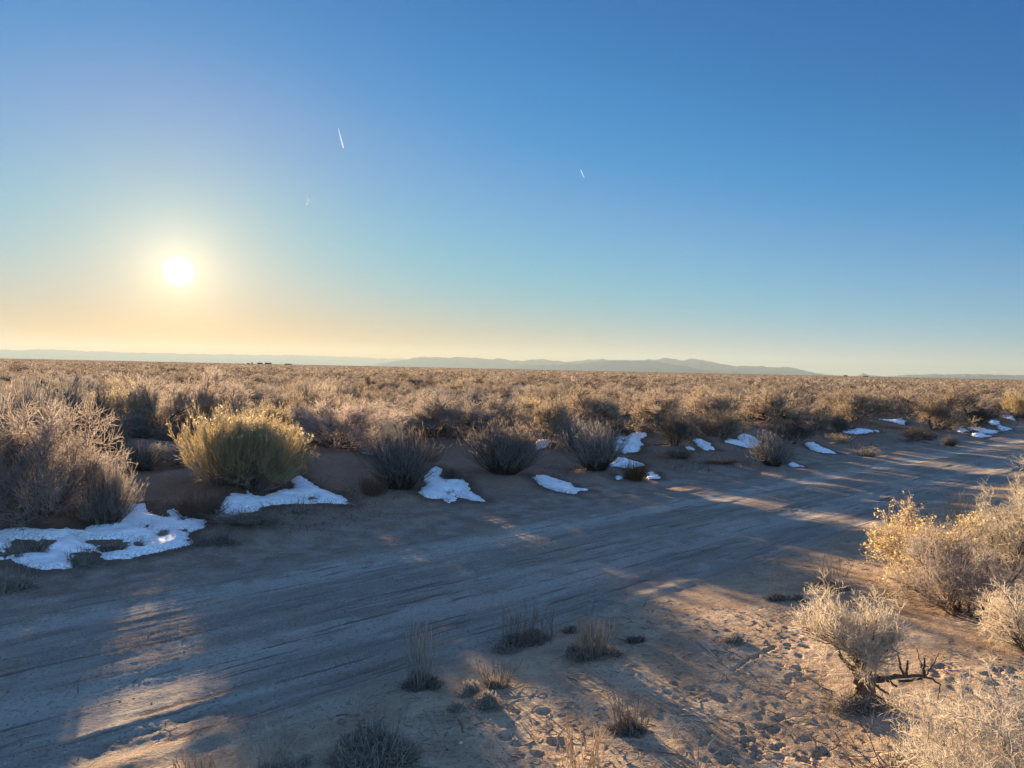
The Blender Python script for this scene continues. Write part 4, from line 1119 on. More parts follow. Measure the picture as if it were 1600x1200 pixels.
lit_h = np.zeros(len(lit_pts))
def shades(x, y, rad, ztop):
    """how many of the sunlit points this plant would put into shade"""
    dx, dy = x - lit_pts[:, 0], y - lit_pts[:, 1]
    s = dx * SUN2[0] + dy * SUN2[1]; l = np.abs(dx * SUN2[1] - dy * SUN2[0])
    return int(np.sum((s > rad) & (l < rad * 0.8) & (lit_pts[:, 2] + s * TAN_EL < ztop)))
for (lb, x, y, rad, zt) in SHADE:
    n_ = shades(x, y, rad, zt)
    if n_: print('SHADES', n_, lb)
# the brush stands high enough that its shadow closes over the road, save for the sunlit gaps
SP = np.array([(s_[1], s_[2], s_[3] * 0.5, s_[4]) for s_ in spots]); SPZ = H(SP[:, 0], SP[:, 1], False)
near_m = np.hypot(SP[:, 0], SP[:, 1]) < 45
HX = np.array([(a_[1], a_[2], a_[3], a_[4]) for a_ in SHADE])
raised = 0; open_pts = []
for px in np.arange(-80, 1600, 22):
    for py in np.arange(700, 1200, 18):
        if any(inside(px, py, pl_) for pl_ in LIT): continue
        gx, gy, gz, gd = ground_pt(px, py)
        _, gv = uv(gx, gy)
        if gv > V1 + 0.3 or (px > 1200 and py > 870): continue
        def need(X, Y, RR, ZT, fac):
            dx, dy = X - gx, Y - gy
            s_ = dx * SUN2[0] + dy * SUN2[1]; l_ = np.abs(dx * SUN2[1] - dy * SUN2[0])
            return np.where((s_ > RR) & (l_ < RR * fac), gz + s_ * TAN_EL - ZT, 9.0)
        if need(HX[:, 0], HX[:, 1], HX[:, 2], HX[:, 3] - 0.26, 0.62).min() < 0: continue
        nd = need(SP[:, 0], SP[:, 1], SP[:, 2], SPZ + SP[:, 3] - 0.22, 0.65)
        if nd.min() < 0: continue
        done = False
        for k in np.argsort(nd)[:6]:
            if nd[k] > 0.75: break
            nh = SP[k, 3] + nd[k] + 0.03
            if nh > 1.22 or nh > SP[k, 2] * 2 * 1.3: continue
            if shades(SP[k, 0], SP[k, 1], SP[k, 2], SPZ[k] + nh) > 1: continue
            SP[k, 3] = nh; raised += 1; done = True; break
        if not done: open_pts.append((int(px), int(py), round(float(nd.min()), 2)))
print('RAISED', raised, 'OPEN', len(open_pts), open_pts)
spots = [s_[:4] + (float(SP[k, 3]),) + s_[5:] for k, s_ in enumerate(spots)]
GROUP_FIELD = 'desert shrubs of the open plain'
FIELD_LABEL = {'round_pale': 'pale rounded desert shrub in the unbroken brush of the plain behind the roadside shrubs',
               'round_tan': 'tan rounded desert shrub in the unbroken brush of the plain behind the roadside shrubs',
               'round_grey': 'grey rounded desert shrub in the unbroken brush of the plain behind the roadside shrubs',
               'dark': 'dark desert shrub in the unbroken brush of the plain behind the roadside shrubs',
               'upright': 'upright twiggy desert shrub in the unbroken brush of the plain behind the roadside shrubs',
               'rabbit': 'yellowish rabbitbrush in the unbroken brush of the plain behind the roadside shrubs'}
N_SINGLE = 235
single, rest = [], []
cut = 0
for s in spots:
    x, y, w, h = s[1:5]
    z = float(H(np.array([x]), np.array([y]), False)[0])
    if shades(x, y, w * 0.5, z + h + 0.02) > 0:
        cut += 1
        if cut % 3: h = max(0.35, h * 0.6)
        else: continue
    s = s[:4] + (h,) + s[5:] + (z,)
    if s[6] and len(single) < N_SINGLE: single.append(s)
    else: rest.append(s)
print('FIELD', len(single), len(rest), 'cut', cut)
for (d, x, y, w, h, k, fr, z) in single:
    _, kw, kz = LIB[k]
    s = w / kw
    kk = [q for q in FIELD_LABEL if k.startswith(q)][0]
    place(k, 'rabbitbrush' if kk == 'rabbit' else 'desert_shrub', (x, y, z - 0.03), float(frng.uniform(0, 6.28)), (s, s, h / kz), FIELD_LABEL[kk], 'rabbitbrush' if kk == 'rabbit' else 'shrub', GROUP_FIELD + ', ' + kk.replace('_', ' ') + ' kind')

# everything farther out, one mass of brush
def lod(seed, nb, bl, wd):
    """coarser shrub: nb tapered blades through a rounded crown, unit width and height"""
    rng = np.random.default_rng(seed)
    ph = rng.uniform(0, 6.283, nb); q = np.sqrt(rng.uniform(0, 1, nb)); hh = np.sqrt(np.maximum(0, 1 - q * q))
    lobe = 0.82 + 0.18 * np.sin(ph * 3 + seed) * np.cos(ph * 2 - seed)
    t = rng.uniform(0.05, 1, nb) ** 0.6
    C = np.stack([0.46 * q * np.cos(ph) * lobe, 0.46 * q * np.sin(ph) * lobe, (0.08 + 0.86 * hh * lobe) * t], 1)
    d = norm(np.stack([q * np.cos(ph), q * np.sin(ph), 0.7 + 0 * q], 1) + rng.normal(0, 0.35, (nb, 3)))
    s = norm(np.cross(d, rng.normal(size=(nb, 3))))
    L = bl * rng.uniform(0.6, 1.3, (nb, 1)); W = wd * rng.uniform(0.6, 1.3, (nb, 1))
    return np.stack([C - d * L * 0.5 - s * W * 0.6, C - d * L * 0.5 + s * W * 0.6, C + d * L * 0.5], 1).reshape(-1, 3)

def mass(name, pts, W, Hh, lods, label):
    tot = {}
    Vs = []; Cs = []
    z = H(pts[:, 0], pts[:, 1], False)
    which = frng.integers(0, len(lods), len(pts)); rot = frng.uniform(0, 6.283, len(pts))
    for k, T in enumerate(lods):
        m = which == k
        if not m.any(): continue
        c, s = np.cos(rot[m])[:, None], np.sin(rot[m])[:, None]
        x = (T[None, :, 0] * c - T[None, :, 1] * s) * W[m][:, None] + pts[m, 0][:, None]
        y = (T[None, :, 0] * s + T[None, :, 1] * c) * W[m][:, None] + pts[m, 1][:, None]
        zz = T[None, :, 2] * Hh[m][:, None] + z[m][:, None]
        Vs.append(np.stack([x, y, zz], -1).reshape(-1, 3))
        hue = frng.uniform(0, 1, m.sum()); Cs.append(np.repeat(hue, len(T)))
    return np.concatenate(Vs), np.concatenate(Cs)

def brush_mat():
    m, nt, nd, lk = new_mat('far_brush')
    out = N_(nt, 'ShaderNodeOutputMaterial')
    at = N_(nt, 'ShaderNodeAttribute', attribute_name='plant')
    geo = N_(nt, 'ShaderNodeNewGeometry')
    cr = N_(nt, 'ShaderNodeValToRGB'); e = cr.color_ramp.elements
    e[0].position = 0.0; e[0].color = (0.12, 0.092, 0.072, 1); e[1].position = 1.0; e[1].color = (0.46, 0.37, 0.26, 1)
    for p, c in ((0.18, (0.18, 0.138, 0.105, 1)), (0.32, (0.31, 0.255, 0.21, 1)), (0.7, (0.40, 0.33, 0.27, 1))):
        q = e.new(p); q.color = c
    lk.new(at.outputs['Fac'], cr.inputs[0])
    hs = N_(nt, 'ShaderNodeHueSaturation'); mr = N_(nt, 'ShaderNodeMapRange'); mr.inputs[3].default_value = 0.55; mr.inputs[4].default_value = 1.02
    lk.new(geo.outputs['Random Per Island'], mr.inputs[0]); lk.new(mr.outputs[0], hs.inputs['Value']); lk.new(cr.outputs[0], hs.inputs['Color'])
    d = N_(nt, 'ShaderNodeBsdfDiffuse'); t = N_(nt, 'ShaderNodeBsdfTranslucent'); ms = N_(nt, 'ShaderNodeMixShader'); ms.inputs[0].default_value = 0.36
    lk.new(hs.outputs[0], d.inputs[0]); lk.new(hs.outputs[0], t.inputs[0]); lk.new(d.outputs[0], ms.inputs[1]); lk.new(t.outputs[0], ms.inputs[2]); lk.new(ms.outputs[0], out.inputs[0])
    return m

bands = []
if rest:
    rp = np.array([(s[1], s[2], s[3], s[4]) for s in rest])
    rr = np.hypot(rp[:, 0], rp[:, 1])
    for lo, hi, nb, wd in ((0, 40, 1500, 0.012), (40, 99, 700, 0.019)):
        m = (rr >= lo) & (rr < hi)
        if m.any(): bands.append(mass('a', rp[m, :2], rp[m, 2], rp[m, 3], [lod(500 + i + nb, nb, 0.2, wd) for i in range(5)], ''))
def far_band(r0, r1, dens, w, nb, bl, wd, sd):
    p = scatter(r0, r1, dens)
    _, v = uv(p[:, 0], p[:, 1]); p = p[(v > V1 + 1.8) | (v < V0 - 1.5)]
    W = np.clip(frng.normal(w, w * 0.25, len(p)), w * 0.5, w * 1.8); Hh = np.clip(W * frng.uniform(0.4, 0.68, len(p)), 0, 1.15)
    bands.append(mass('b', p, W, Hh, [lod(sd + i, nb, bl, wd) for i in range(6)], ''))
far_band(62, 130, 0.42, 1.45, 150, 0.26, 0.042, 600)
far_band(130, 300, 0.26, 1.7, 52, 0.34, 0.085, 620)
far_band(300, 700, 0.075, 2.5, 22, 0.45, 0.16, 640)
far_band(700, 2200, 0.012, 4.5, 12, 0.55, 0.3, 660)
BV = np.concatenate([b[0] for b in bands]); BC = np.concatenate([b[1] for b in bands])
me = mesh_np('desert_brush', BV, np.arange(len(BV)).reshape(-1, 3), brush_mat())
at = me.attributes.new('plant', 'FLOAT', 'POINT'); at.data.foreach_set('value', BC.astype(np.float32))
tag(link('desert_brush', me), 'mass of tan desert brush running to the horizon', 'brush', kind='stuff')
print('BRUSH TRIS', len(BV) // 3)

# ------------------------------------------------------------------ twig crumbs and low dead weeds on the ground
lr = np.random.default_rng(55)
def litter():
    n = 13000
    r = np.sqrt(lr.uniform(2.2 ** 2, 16 ** 2, n)); a = np.radians(lr.uniform(-44, 48, n)); r *= lr.uniform(0.35, 1, n)
    r = np.maximum(r, 2.2)
    x, y = r * np.sin(a), r * np.cos(a); _, v = uv(x, y)
    keep = ((v < V0 - 0.1) | (v > V1 + 0.2) | (lr.uniform(0, 1, n) < 0.06)) & (vn(x * 0.9, y * 0.9, 88) > -0.25)
    x, y = x[keep], y[keep]; n = len(x)
    z = H(x, y)
    an = lr.uniform(0, 6.283, n); L = lr.uniform(0.008, 0.05, n) * lr.uniform(0.5, 1.4, n)
    d = np.stack([np.cos(an), np.sin(an), lr.normal(0, 0.15, n)], 1)
    c = np.stack([x, y, z + 0.004], 1)
    P = np.stack([c - d * L[:, None], c + lr.normal(0, 0.004, (n, 3)), c + d * L[:, None]], 1)
    rad = lr.uniform(0.0012, 0.0035, n)
    return tubes(P, np.stack([rad, rad, rad * 0.6], 1), 4, lr)
tag(link('twig_litter', mesh_np('twig_litter', *litter(), MAT['litter'])), 'bleached bits of twig strewn over the sand', 'litter', kind='stuff')

def gravel():
    n = 9000
    r = 2.3 + 15 * lr.uniform(0, 1, n) ** 1.5; a = np.radians(lr.uniform(-44, 46, n))
    x, y = r * np.sin(a), r * np.cos(a); _, v = uv(x, y)
    keep = (vn(x * 0.7, y * 0.7, 89) + 0.35 * vn(x * 4, y * 4, 90) > lr.uniform(-0.4, 0.7, n)) & (v < V1 + 2.5)
    x, y = x[keep], y[keep]; n = len(x); z = H(x, y)
    s_ = 0.0018 + 0.0075 * lr.uniform(0, 1, n) ** 4
    base = np.array([(1, 0, 0), (0, 1, 0), (-1, 0, 0), (0, -1, 0), (0, 0, 0.8), (0, 0, -0.5)])
    V = base[None] * s_[:, None, None] * lr.uniform(0.6, 1.4, (n, 6, 1)); t = lr.uniform(0, 6.283, n)[:, None]
    X = V[..., 0] * np.cos(t) - V[..., 1] * np.sin(t) + x[:, None]; Y = V[..., 0] * np.sin(t) + V[..., 1] * np.cos(t) + y[:, None]
    V = np.stack([X, Y, V[..., 2] + z[:, None] + s_[:, None] * 0.2], -1).reshape(-1, 3)
    f = np.array([(0, 1, 4), (1, 2, 4), (2, 3, 4), (3, 0, 4), (1, 0, 5), (2, 1, 5), (3, 2, 5), (0, 3, 5)])
    return V, (f[None] + 6 * np.arange(n)[:, None, None]).reshape(-1, 3)
tag(link('gravel', mesh_np('gravel', *gravel(), MAT['grit'])), 'loose grit and small stones on the road and verge', 'gravel', kind='stuff')

def weeds():
    """dim low dead weeds of the far verge, in patches"""
    n = 42000
    u = lr.uniform(-9, 42, n); v = lr.uniform(V1 + 0.15, V1 + 6.5, n)
    x = u * RD[0] + v * RN[0]; y = u * RD[1] + v * RN[1]
    dens = vn(x * 0.8, y * 0.8, 61) + 0.5 * vn(x * 3, y * 3, 62) - 0.06 * (v - V1)
    keep = (dens > -0.02) & (y > 2)
    for P in SNOW_XY[:4]:
        keep &= poly_sd(x, y, P) < 0.0
    x, y = x[keep], y[keep]; n = len(x); z = H(x, y)
    h = lr.uniform(0.03, 0.12, n)
    b = np.stack([x, y, z - 0.005], 1); d = norm(np.stack([lr.normal(0, 0.8, n), lr.normal(0, 0.8, n), np.ones(n)], 1))
    P = np.stack([b, b + d * h[:, None] * 0.5, b + (d + lr.normal(0, 0.3, (n, 3))) * h[:, None]], 1)
    rad = lr.uniform(0.002, 0.0055, n)
    return tubes(P, np.stack([rad, rad, rad * 0.4], 1), 2, lr)
tag(link('dead_weeds', mesh_np('dead_weeds', *weeds(), MAT['twig_dark'])), 'dim low dead weeds matted along the far verge of the road', 'weeds', kind='stuff')

# ------------------------------------------------------------------ far things on the skyline
def horizon_y(px):
    d = ray(px, 600)
    return 600 + 0  # unused
def far_point(px, dist):
    d = ray(px, 577); q = np.array([d[0], d[1]]) / math.hypot(d[0], d[1]) * dist
    return float(q[0]), float(q[1])

def mountain(name, prof, dist, label, seed, depth=1200):
    """prof: list of (px, py) along the crest"""
    pxs = np.arange(prof[0][0], prof[-1][0] + 0.1, 2.0); pys = np.interp(pxs, [p[0] for p in prof], [p[1] for p in prof])
    pys = pys + 0.6 * vn(pxs * 0.11, 0 * pxs, seed) + 0.4 * vn(pxs * 0.37, 0 * pxs, seed + 1)
    X, Y, Zc = [], [], []
    for px, py in zip(pxs, pys):
        d = ray(px, py); k = dist / math.hypot(d[0], d[1])
        X.append(d[0] / math.hypot(d[0], d[1])); Y.append(d[1] / math.hypot(d[0], d[1])); Zc.append(CAM_H + d[2] * k)
    X, Y, Zc = map(np.array, (X, Y, Zc)); Zc = np.maximum(Zc, -5)
    rows = np.linspace(-1, 1, 34)
    V = []
    for t in rows:
        rr = dist + t * depth
        f = (1 - abs(t)) ** 0.85
        nzr = 1 + 0.35 * (1 - f) * fbm(X * rr / 900, Y * rr / 900, seed, 4) * (f > 0.02)
        V.append(np.stack([X * rr, Y * rr, Zc * f * nzr - 3 * (1 - f)], 1))
    V = np.array(V); n, m_, _ = V.shape
    ii = np.arange(n * m_).reshape(n, m_)
    F = np.stack([ii[:-1, :-1], ii[:-1, 1:], ii[1:, 1:], ii[1:, :-1]], -1).reshape(-1, 4)
    tag(link(name, mesh_np(name, V.reshape(-1, 3), F, MAT['mountain'], True)), label, 'mountains', kind='structure')

west = [(-220, 547), (-100, 545), (0, 546), (40, 546.5), (60, 545.5), (95, 546), (150, 549), (200, 550), (260, 551.5), (330, 553), (400, 554), (450, 554), (500, 556), (540, 557), (560, 558), (600, 559.5), (640, 560.5), (680, 563), (730, 568), (780, 574), (820, 577)]
back = [(560, 572), (590, 569), (620, 564), (640, 560.5), (660, 558), (680, 557), (700, 559), (716, 557.5), (740, 558), (772, 561.5), (776, 559.5), (800, 563), (815, 563.5), (835, 561.5), (850, 561), (866, 563), (886, 565), (895, 565), (905, 563), (920, 561.5), (935, 561), (941, 560), (952, 562), (990, 562), (1008, 562), (1014, 560.3), (1022, 562), (1040, 559), (1056, 561), (1070, 562.5), (1080, 560), (1095, 562), (1120, 567), (1150, 572), (1165, 571), (1190, 572), (1215, 574), (1230, 573), (1255, 578), (1280, 584), (1300, 586), (1330, 588), (1340, 586.5), (1345, 584), (1349, 582.8), (1354, 584.5), (1362, 587), (1380, 588), (1400, 586.5), (1420, 585.5), (1460, 584.5), (1520, 584.5), (1600, 586), (1700, 585), (1850, 588)]
front = [(780, 575), (820, 571), (860, 570), (890, 569), (910, 567.5), (930, 565.5), (950, 563.5), (975, 563), (1000, 562.8), (1014, 562.5), (1030, 565), (1050, 569), (1080, 574), (1110, 578), (1150, 580), (1200, 582)]
mountain('mountain_range', west, 43500, 'low pale range fading into the golden haze below the sun', 299)
mountain('mountain_range', back, 30000, 'hazy blue mountain range along the horizon right of centre', 301)
mountain('mountain_range', front, 24000, 'nearer hazy ridge in front of the main mountain range at centre', 305, 1000)

# far settlement below the sun, a few pixels high
def shed(px, dist, w, d_, h, label):
    x, y = far_point(px, dist)
    root = empty('distant_shed', (x, y, 0), 0.3); tag(root, label, 'shed', 'far farm buildings on the skyline')
    a, b = w / 2, d_ / 2
    V = np.array([(-a, -b, 0), (a, -b, 0), (a, b, 0), (-a, b, 0), (-a, -b, h), (a, -b, h), (a, b, h), (-a, b, h), (-a, 0, h * 1.5), (a, 0, h * 1.5)])
    link('wall', mesh_np('wall', V, [np.array([(0, 1, 5, 4), (1, 2, 6, 5), (2, 3, 7, 6), (3, 0, 4, 7)]), np.array([(4, 8, 7), (5, 6, 9)])], MAT['shed']), root)
    o = 0.4
    Rf = np.array([(-a - o, -b - o, h - .1), (a + o, -b - o, h - .1), (a + o, 0, h * 1.5 + .15), (-a - o, 0, h * 1.5 + .15), (a + o, b + o, h - .1), (-a - o, b + o, h - .1)])
    Rf2 = Rf + np.array([0, 0, 0.2])
    RV = np.concatenate([Rf, Rf2])
    link('roof', mesh_np('roof', RV, np.array([(0, 1, 2, 3), (3, 2, 4, 5), (6, 9, 8, 7), (9, 11, 10, 8), (0, 6, 7, 1), (5, 4, 10, 11), (0, 3, 9, 6), (3, 5, 11, 9), (1, 7, 8, 2), (2, 8, 10, 4)]), MAT['roof']), root)
shed(406, 1500, 9, 6, 2.6, 'low shed on the skyline right of the bare far tree')
shed(419, 1520, 12, 7, 2.8, 'longer low shed on the skyline left of the far pole')
shed(449, 1600, 11, 7, 2.2, 'flat shed on the skyline right of the far pole')
shed(1353, 2000, 12, 7, 2.2, 'low far building under the small cone shaped peak')

def far_tree(px, dist, h, w, label, seed, bare=False):
    x, y = far_point(px, dist)
    rng = np.random.default_rng(seed)
    root = empty('distant_tree', (x, y, 0)); tag(root, label, 'tree', 'far trees on the skyline')
    L0 = stems(rng, 7, 0.3, 4, 38, h * 0.75, 6, 0.3, 0.1)
    L1 = branch(rng, L0, 7, 0.3, 1, h * 0.3, (20, 55), 0.1, 4, 0.15)
    L2 = branch(rng, L1, 6, 0.2, 1, h * 0.15, (20, 60), 0.1, 3, 0.15)
    tr = merge([tubes(L0, taper(len(L0), 6, 0.22, 0.08), 5, rng), tubes(L1, taper(len(L1), 4, 0.09, 0.04), 4, rng)])
    sx = np.array([w / (h * 1.1), w / (h * 1.1), 1])
    link('trunk', mesh_np('trunk', tr[0] * sx, tr[1], MAT['stem']), root)
    if bare:
        V, F = tubes(L2, taper(len(L2), 3, 0.06, 0.03), 2, rng)
        link('crown', mesh_np('crown', V * sx, F, MAT['twig_dark']), root)
    else:
        V, F = tufts(rng, np.concatenate([L2[:, -1], L1[:, -1]]), 0.35, 8)
        link('crown', mesh_np('crown', V * sx, F, MAT['cushion_dark']), root)
far_tree(394, 1500, 6.0, 6.5, 'bare round tree alone on the skyline left of far sheds', 401, True)
far_tree(387, 1520, 2.6, 6.5, 'low dark bushy tree at the left foot of the bare far tree', 402)
far_tree(1321, 1800, 4.2, 9.0, 'small dark far tree on the skyline left of the cone shaped peak', 403)
far_tree(455, 1700, 3.6, 3.5, 'tiny reddish far bush on the skyline right of the flat shed', 404)

def far_pole(px, dist, h, label, arm=False):
    x, y = far_point(px, dist)
    root = empty('utility_pole', (x, y, 0)); tag(root, label, 'pole', 'far poles on the skyline')
    P = np.array([[(0, 0, 0), (0, 0, h * 0.5), (0, 0, h)]], dtype=float)
    link('post', mesh_np('post', *tubes(P, taper(1, 3, 0.2, 0.14), 8, np.random.default_rng(1)), MAT['pole'], True), root)
    P = np.array([[(-1.1, 0, h - 0.6), (0, 0, h - 0.58), (1.1, 0, h - 0.6)]], dtype=float)
    link('crossarm', mesh_np('crossarm', *tubes(P, taper(1, 3, 0.1, 0.1), 6, np.random.default_rng(1)), MAT['pole']), root)
far_pole(439.5, 1500, 6.5, 'thin far pole between the longer shed and the flat shed')
far_pole(1027.5, 1500, 5.0, 'tiny far pole in front of the nearer hazy ridge')
far_pole(269, 1800, 6.0, 'tiny far pole directly below the sun')

# contrails: level streaks of ice cloud nine kilometres up
def contrail(a, b, ra, rb, label, alt=9000):
    pts = []
    for p in (a, b):
        d = ray(*p); pts.append(np.array([0, 0, CAM_H]) + d * ((alt - CAM_H) / d[2]))
    K = 18
    t = np.linspace(0, 1, K)
    P = pts[0][None] * (1 - t)[:, None] + pts[1][None] * t[:, None]
    rng = np.random.default_rng(9)
    dd = np.linalg.norm(P, axis=1) / FPX
    prof = (ra * (1 - t) + rb * t) * np.sin(np.pi * np.clip(t * 0.96 + 0.02, 0, 1)) ** 0.5
    rr = prof * dd * rng.uniform(0.9, 1.1, K)
    tag(link('contrail', mesh_np('contrail', *tubes(P[None], rr[None], 10, rng), MAT['contrail'], True)), label, 'contrail', 'contrails in the clear sky')
contrail((528.5, 201), (536.5, 231), 0.6, 1.5, 'brightest and longest contrail, high above the plain right of the sun')
contrail((483.5, 303.5), (479.5, 320), 1.9, 1.5, 'short contrail leaning right, nearest the sun')
contrail((907, 265), (913, 278.5), 0.34, 0.24, 'faint short contrail over the blue mountain range')

# ------------------------------------------------------------------ sky and sun
world = bpy.data.worlds.new('World'); scene.world = world; world.use_nodes = True
nt = world.node_tree; nt.nodes.clear(); lk = nt.links
wo = N_(nt, 'ShaderNodeOutputWorld'); bg = N_(nt, 'ShaderNodeBackground')
EXPO = 2.6
sky = N_(nt, 'ShaderNodeTexSky'); sky.sky_type = 'NISHITA'; sky.sun_disc = False
sky.sun_elevation = SUN_EL; sky.sun_rotation = SUN_AZ
sky.altitude = 2300; sky.air_density = 1.0; sky.dust_density = 0.3; sky.ozone_density = 4.0
def M_(op, a, b=0.0, c=0.0):
    n = N_(nt, 'ShaderNodeMath', operation=op)
    for i, q in enumerate((a, b, c)):
        if isinstance(q, (int, float)): n.inputs[i].default_value = q
        else: lk.new(q, n.inputs[i])
    return n.outputs[0]
def VM(op, a, b):
    n = N_(nt, 'ShaderNodeVectorMath', operation=op)
    for i, q in enumerate((a, b)):
        if isinstance(q, tuple): n.inputs[i].default_value = q
        else: lk.new(q, n.inputs[i])
    return n.outputs['Value'] if op == 'DOT_PRODUCT' else n.outputs[0]
tcw = N_(nt, 'ShaderNodeTexCoord'); DIR = tcw.outputs['Generated']
# deepen the clear-air blue and roll off the brightness towards the horizon, channel by channel
pre = VM('MULTIPLY', sky.outputs[0], (0.2 / 1.6,) * 3)
cv = N_(nt, 'ShaderNodeRGBCurve')
def setcurve(c, pts):
    while len(c.points) > 2: c.points.remove(c.points[1])
    for k, (x, y) in enumerate(pts):
        if k == 0: c.points[0].location = (x / 1.6, y)
        elif k == len(pts) - 1: c.points[1].location = (1.0, y)
    for x, y in pts[1:-1]: c.points.new(x / 1.6, y)
setcurve(cv.mapping.curves[0], [(0, 0), (0.05, 0.004), (0.082, 0.012), (0.108, 0.028), (0.154, 0.10), (0.27, 0.18), (0.5, 0.37), (0.7, 0.47), (1.1, 0.62), (1.6, 0.74)])
setcurve(cv.mapping.curves[1], [(0, 0), (0.1, 0.065), (0.2, 0.15), (0.316, 0.265), (0.42, 0.345), (0.586, 0.455), (0.75, 0.51), (1.04, 0.56), (1.6, 0.60)])
setcurve(cv.mapping.curves[2], [(0, 0), (0.2, 0.19), (0.47, 0.44), (0.576, 0.51), (0.672, 0.59), (0.9, 0.67), (1.2, 0.66), (1.6, 0.64)])
cv.mapping.update()
lk.new(pre, cv.inputs['Color'])
sepz = N_(nt, 'ShaderNodeSeparateXYZ'); lk.new(DIR, sepz.inputs[0])
el = M_('MAXIMUM', sepz.outputs['Z'], 0.0)
ca = VM('DOT_PRODUCT', DIR, tuple(float(q) for q in SUN))
gam = M_('ARCCOSINE', M_('MINIMUM', ca, 0.9999999))                 # angle from the sun, radians
# low yellow band of dusty air, strongest below the sun
band = M_('EXPONENT', M_('MULTIPLY', M_('POWER', M_('DIVIDE', el, 0.062), 1.4), -1.0))
side = N_(nt, 'ShaderNodeMapRange', interpolation_type='SMOOTHSTEP'); lk.new(gam, side.inputs[0])
for i, q in enumerate((0.12, 1.0, 1.25, 0.10)): side.inputs[i + 1].default_value = q
bf = M_('MULTIPLY', band, side.outputs[0])
tint = N_(nt, 'ShaderNodeCombineXYZ')
lk.new(M_('SUBTRACT', 1.0, M_('MULTIPLY', bf, 0.0)), tint.inputs[0]); lk.new(M_('SUBTRACT', 1.0, M_('MULTIPLY', bf, 0.58)), tint.inputs[1]); lk.new(M_('SUBTRACT', 1.0, bf), tint.inputs[2])
skc = VM('MULTIPLY', cv.outputs['Color'], tint.outputs[0])
# aureole and the dazzling disc
g1 = M_('EXPONENT', M_('MULTIPLY', M_('POWER', M_('DIVIDE', gam, R(9.0)), 1.3), -1.0))
g2 = M_('EXPONENT', M_('MULTIPLY', M_('POWER', M_('DIVIDE', gam, R(2.2)), 1.1), -1.0))
core = N_(nt, 'ShaderNodeMapRange', interpolation_type='SMOOTHSTEP'); lk.new(gam, core.inputs[0])
for i, q in enumerate((R(0.2), R(1.35), 1.0, 0.0)): core.inputs[i + 1].default_value = q
def scaled(f, col):
    n = N_(nt, 'ShaderNodeVectorMath', operation='SCALE'); n.inputs[0].default_value = col; lk.new(f, n.inputs['Scale']); return n.outputs[0]
tot = VM('ADD', skc, scaled(g1, (0.36, 0.16, -0.04)))
tot = VM('ADD', tot, scaled(g2, (0.75, 0.62, 0.34)))
low = M_('EXPONENT', M_('MULTIPLY', M_('POWER', M_('DIVIDE', el, 0.028), 1.3), -1.0))
tot = VM('ADD', tot, scaled(low, (0.16, 0.12, 0.0)))
tot = VM('MAXIMUM', tot, (0.0, 0.0, 0.0))
tot = VM('ADD', tot, scaled(core.outputs[0], (1.3, 1.15, 0.95)))
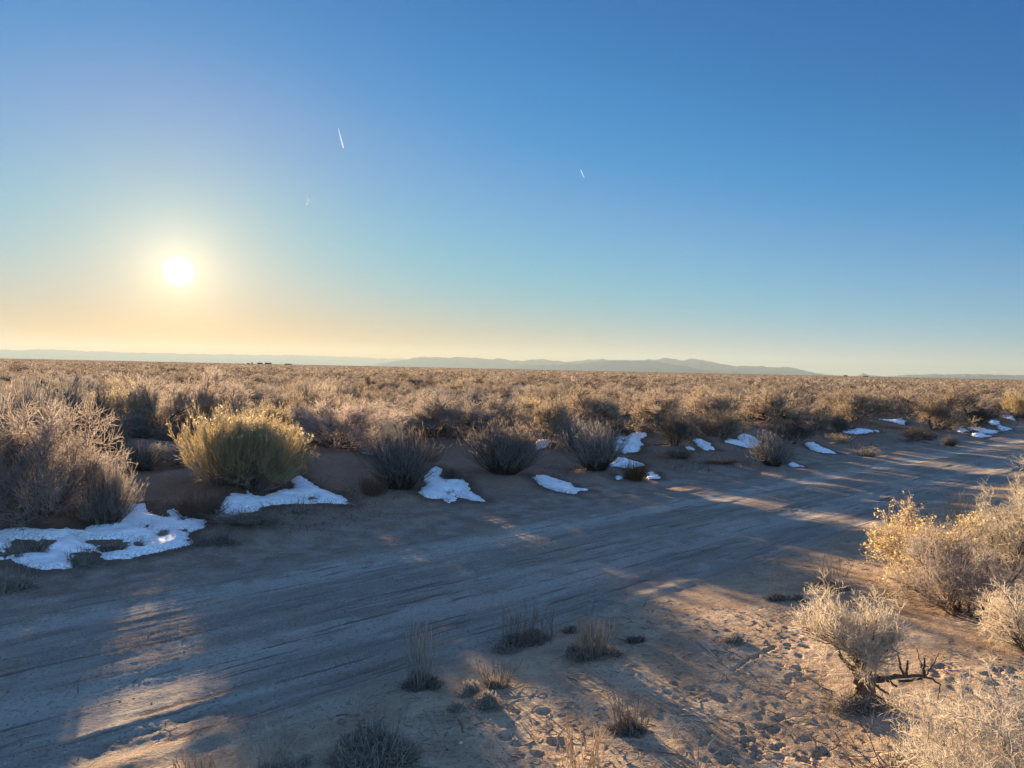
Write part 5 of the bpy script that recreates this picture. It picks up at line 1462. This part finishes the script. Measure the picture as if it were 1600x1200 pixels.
# sky opposite the sun and overhead, out of view, brightened to fill the shade
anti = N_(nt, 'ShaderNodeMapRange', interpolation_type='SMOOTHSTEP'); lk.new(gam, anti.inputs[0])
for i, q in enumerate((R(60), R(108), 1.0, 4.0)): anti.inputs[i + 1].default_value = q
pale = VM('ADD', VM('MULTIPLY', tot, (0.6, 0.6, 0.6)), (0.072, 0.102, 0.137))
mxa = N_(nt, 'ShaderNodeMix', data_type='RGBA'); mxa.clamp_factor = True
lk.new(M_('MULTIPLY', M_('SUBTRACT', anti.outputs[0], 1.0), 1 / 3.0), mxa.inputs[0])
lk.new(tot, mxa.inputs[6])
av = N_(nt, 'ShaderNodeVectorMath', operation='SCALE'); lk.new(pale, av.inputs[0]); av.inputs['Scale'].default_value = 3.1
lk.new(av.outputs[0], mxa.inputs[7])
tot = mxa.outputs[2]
bg.inputs[1].default_value = 0.1
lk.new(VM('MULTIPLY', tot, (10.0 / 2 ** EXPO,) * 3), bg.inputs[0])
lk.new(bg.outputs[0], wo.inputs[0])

# the air between here and the mountains
def haze():
    hx, y0, y1, z0, z1 = 46000, -46000, 46000, -6.0, 1010.0
    V = np.array([(x, y, z) for z in (z0, z1) for y in (y0, y1) for x in (-hx, hx)], dtype=float)
    F = np.array([(0, 2, 3, 1), (4, 5, 7, 6), (0, 1, 5, 4), (2, 6, 7, 3), (0, 4, 6, 2), (1, 3, 7, 5)])
    m, mnt, nd, mlk = new_mat('air_haze')
    out = N_(mnt, 'ShaderNodeOutputMaterial'); pv = N_(mnt, 'ShaderNodeVolumePrincipled')
    pv.inputs['Color'].default_value = (0.235, 0.30, 0.345, 1); pv.inputs['Density'].default_value = 2.7e-5; pv.inputs['Anisotropy'].default_value = 0.25
    mlk.new(pv.outputs[0], out.inputs['Volume'])
    tag(link('haze', mesh_np('haze', V, F, m)), 'thin pale haze of the open plain', 'haze', kind='stuff')
haze()

sl = bpy.data.lights.new('sun', 'SUN'); so = bpy.data.objects.new('sun', sl); COL.objects.link(so)
sl.energy = 5.0; sl.angle = R(0.53); sl.color = (1.0, 0.74, 0.45)
so.rotation_euler = Vector((-SUN[0], -SUN[1], -SUN[2])).to_track_quat('-Z', 'Y').to_euler()
so.location = (-20, 40, 30)

scene.view_settings.view_transform = 'Standard'; scene.view_settings.look = 'None'
scene.view_settings.gamma = 1.0; scene.view_settings.exposure = EXPO
scene.view_settings.use_curve_mapping = False
scene.render.engine = 'CYCLES'
cy = scene.cycles
cy.use_denoising = True; cy.denoiser = 'OPENIMAGEDENOISE'
cy.max_bounces = 5; cy.diffuse_bounces = 4; cy.transmission_bounces = 4; cy.volume_bounces = 0; cy.glossy_bounces = 2
cy.use_adaptive_sampling = True; cy.adaptive_threshold = 0.006
cy.denoising_prefilter = 'ACCURATE'; cy.denoising_input_passes = 'RGB_ALBEDO_NORMAL'
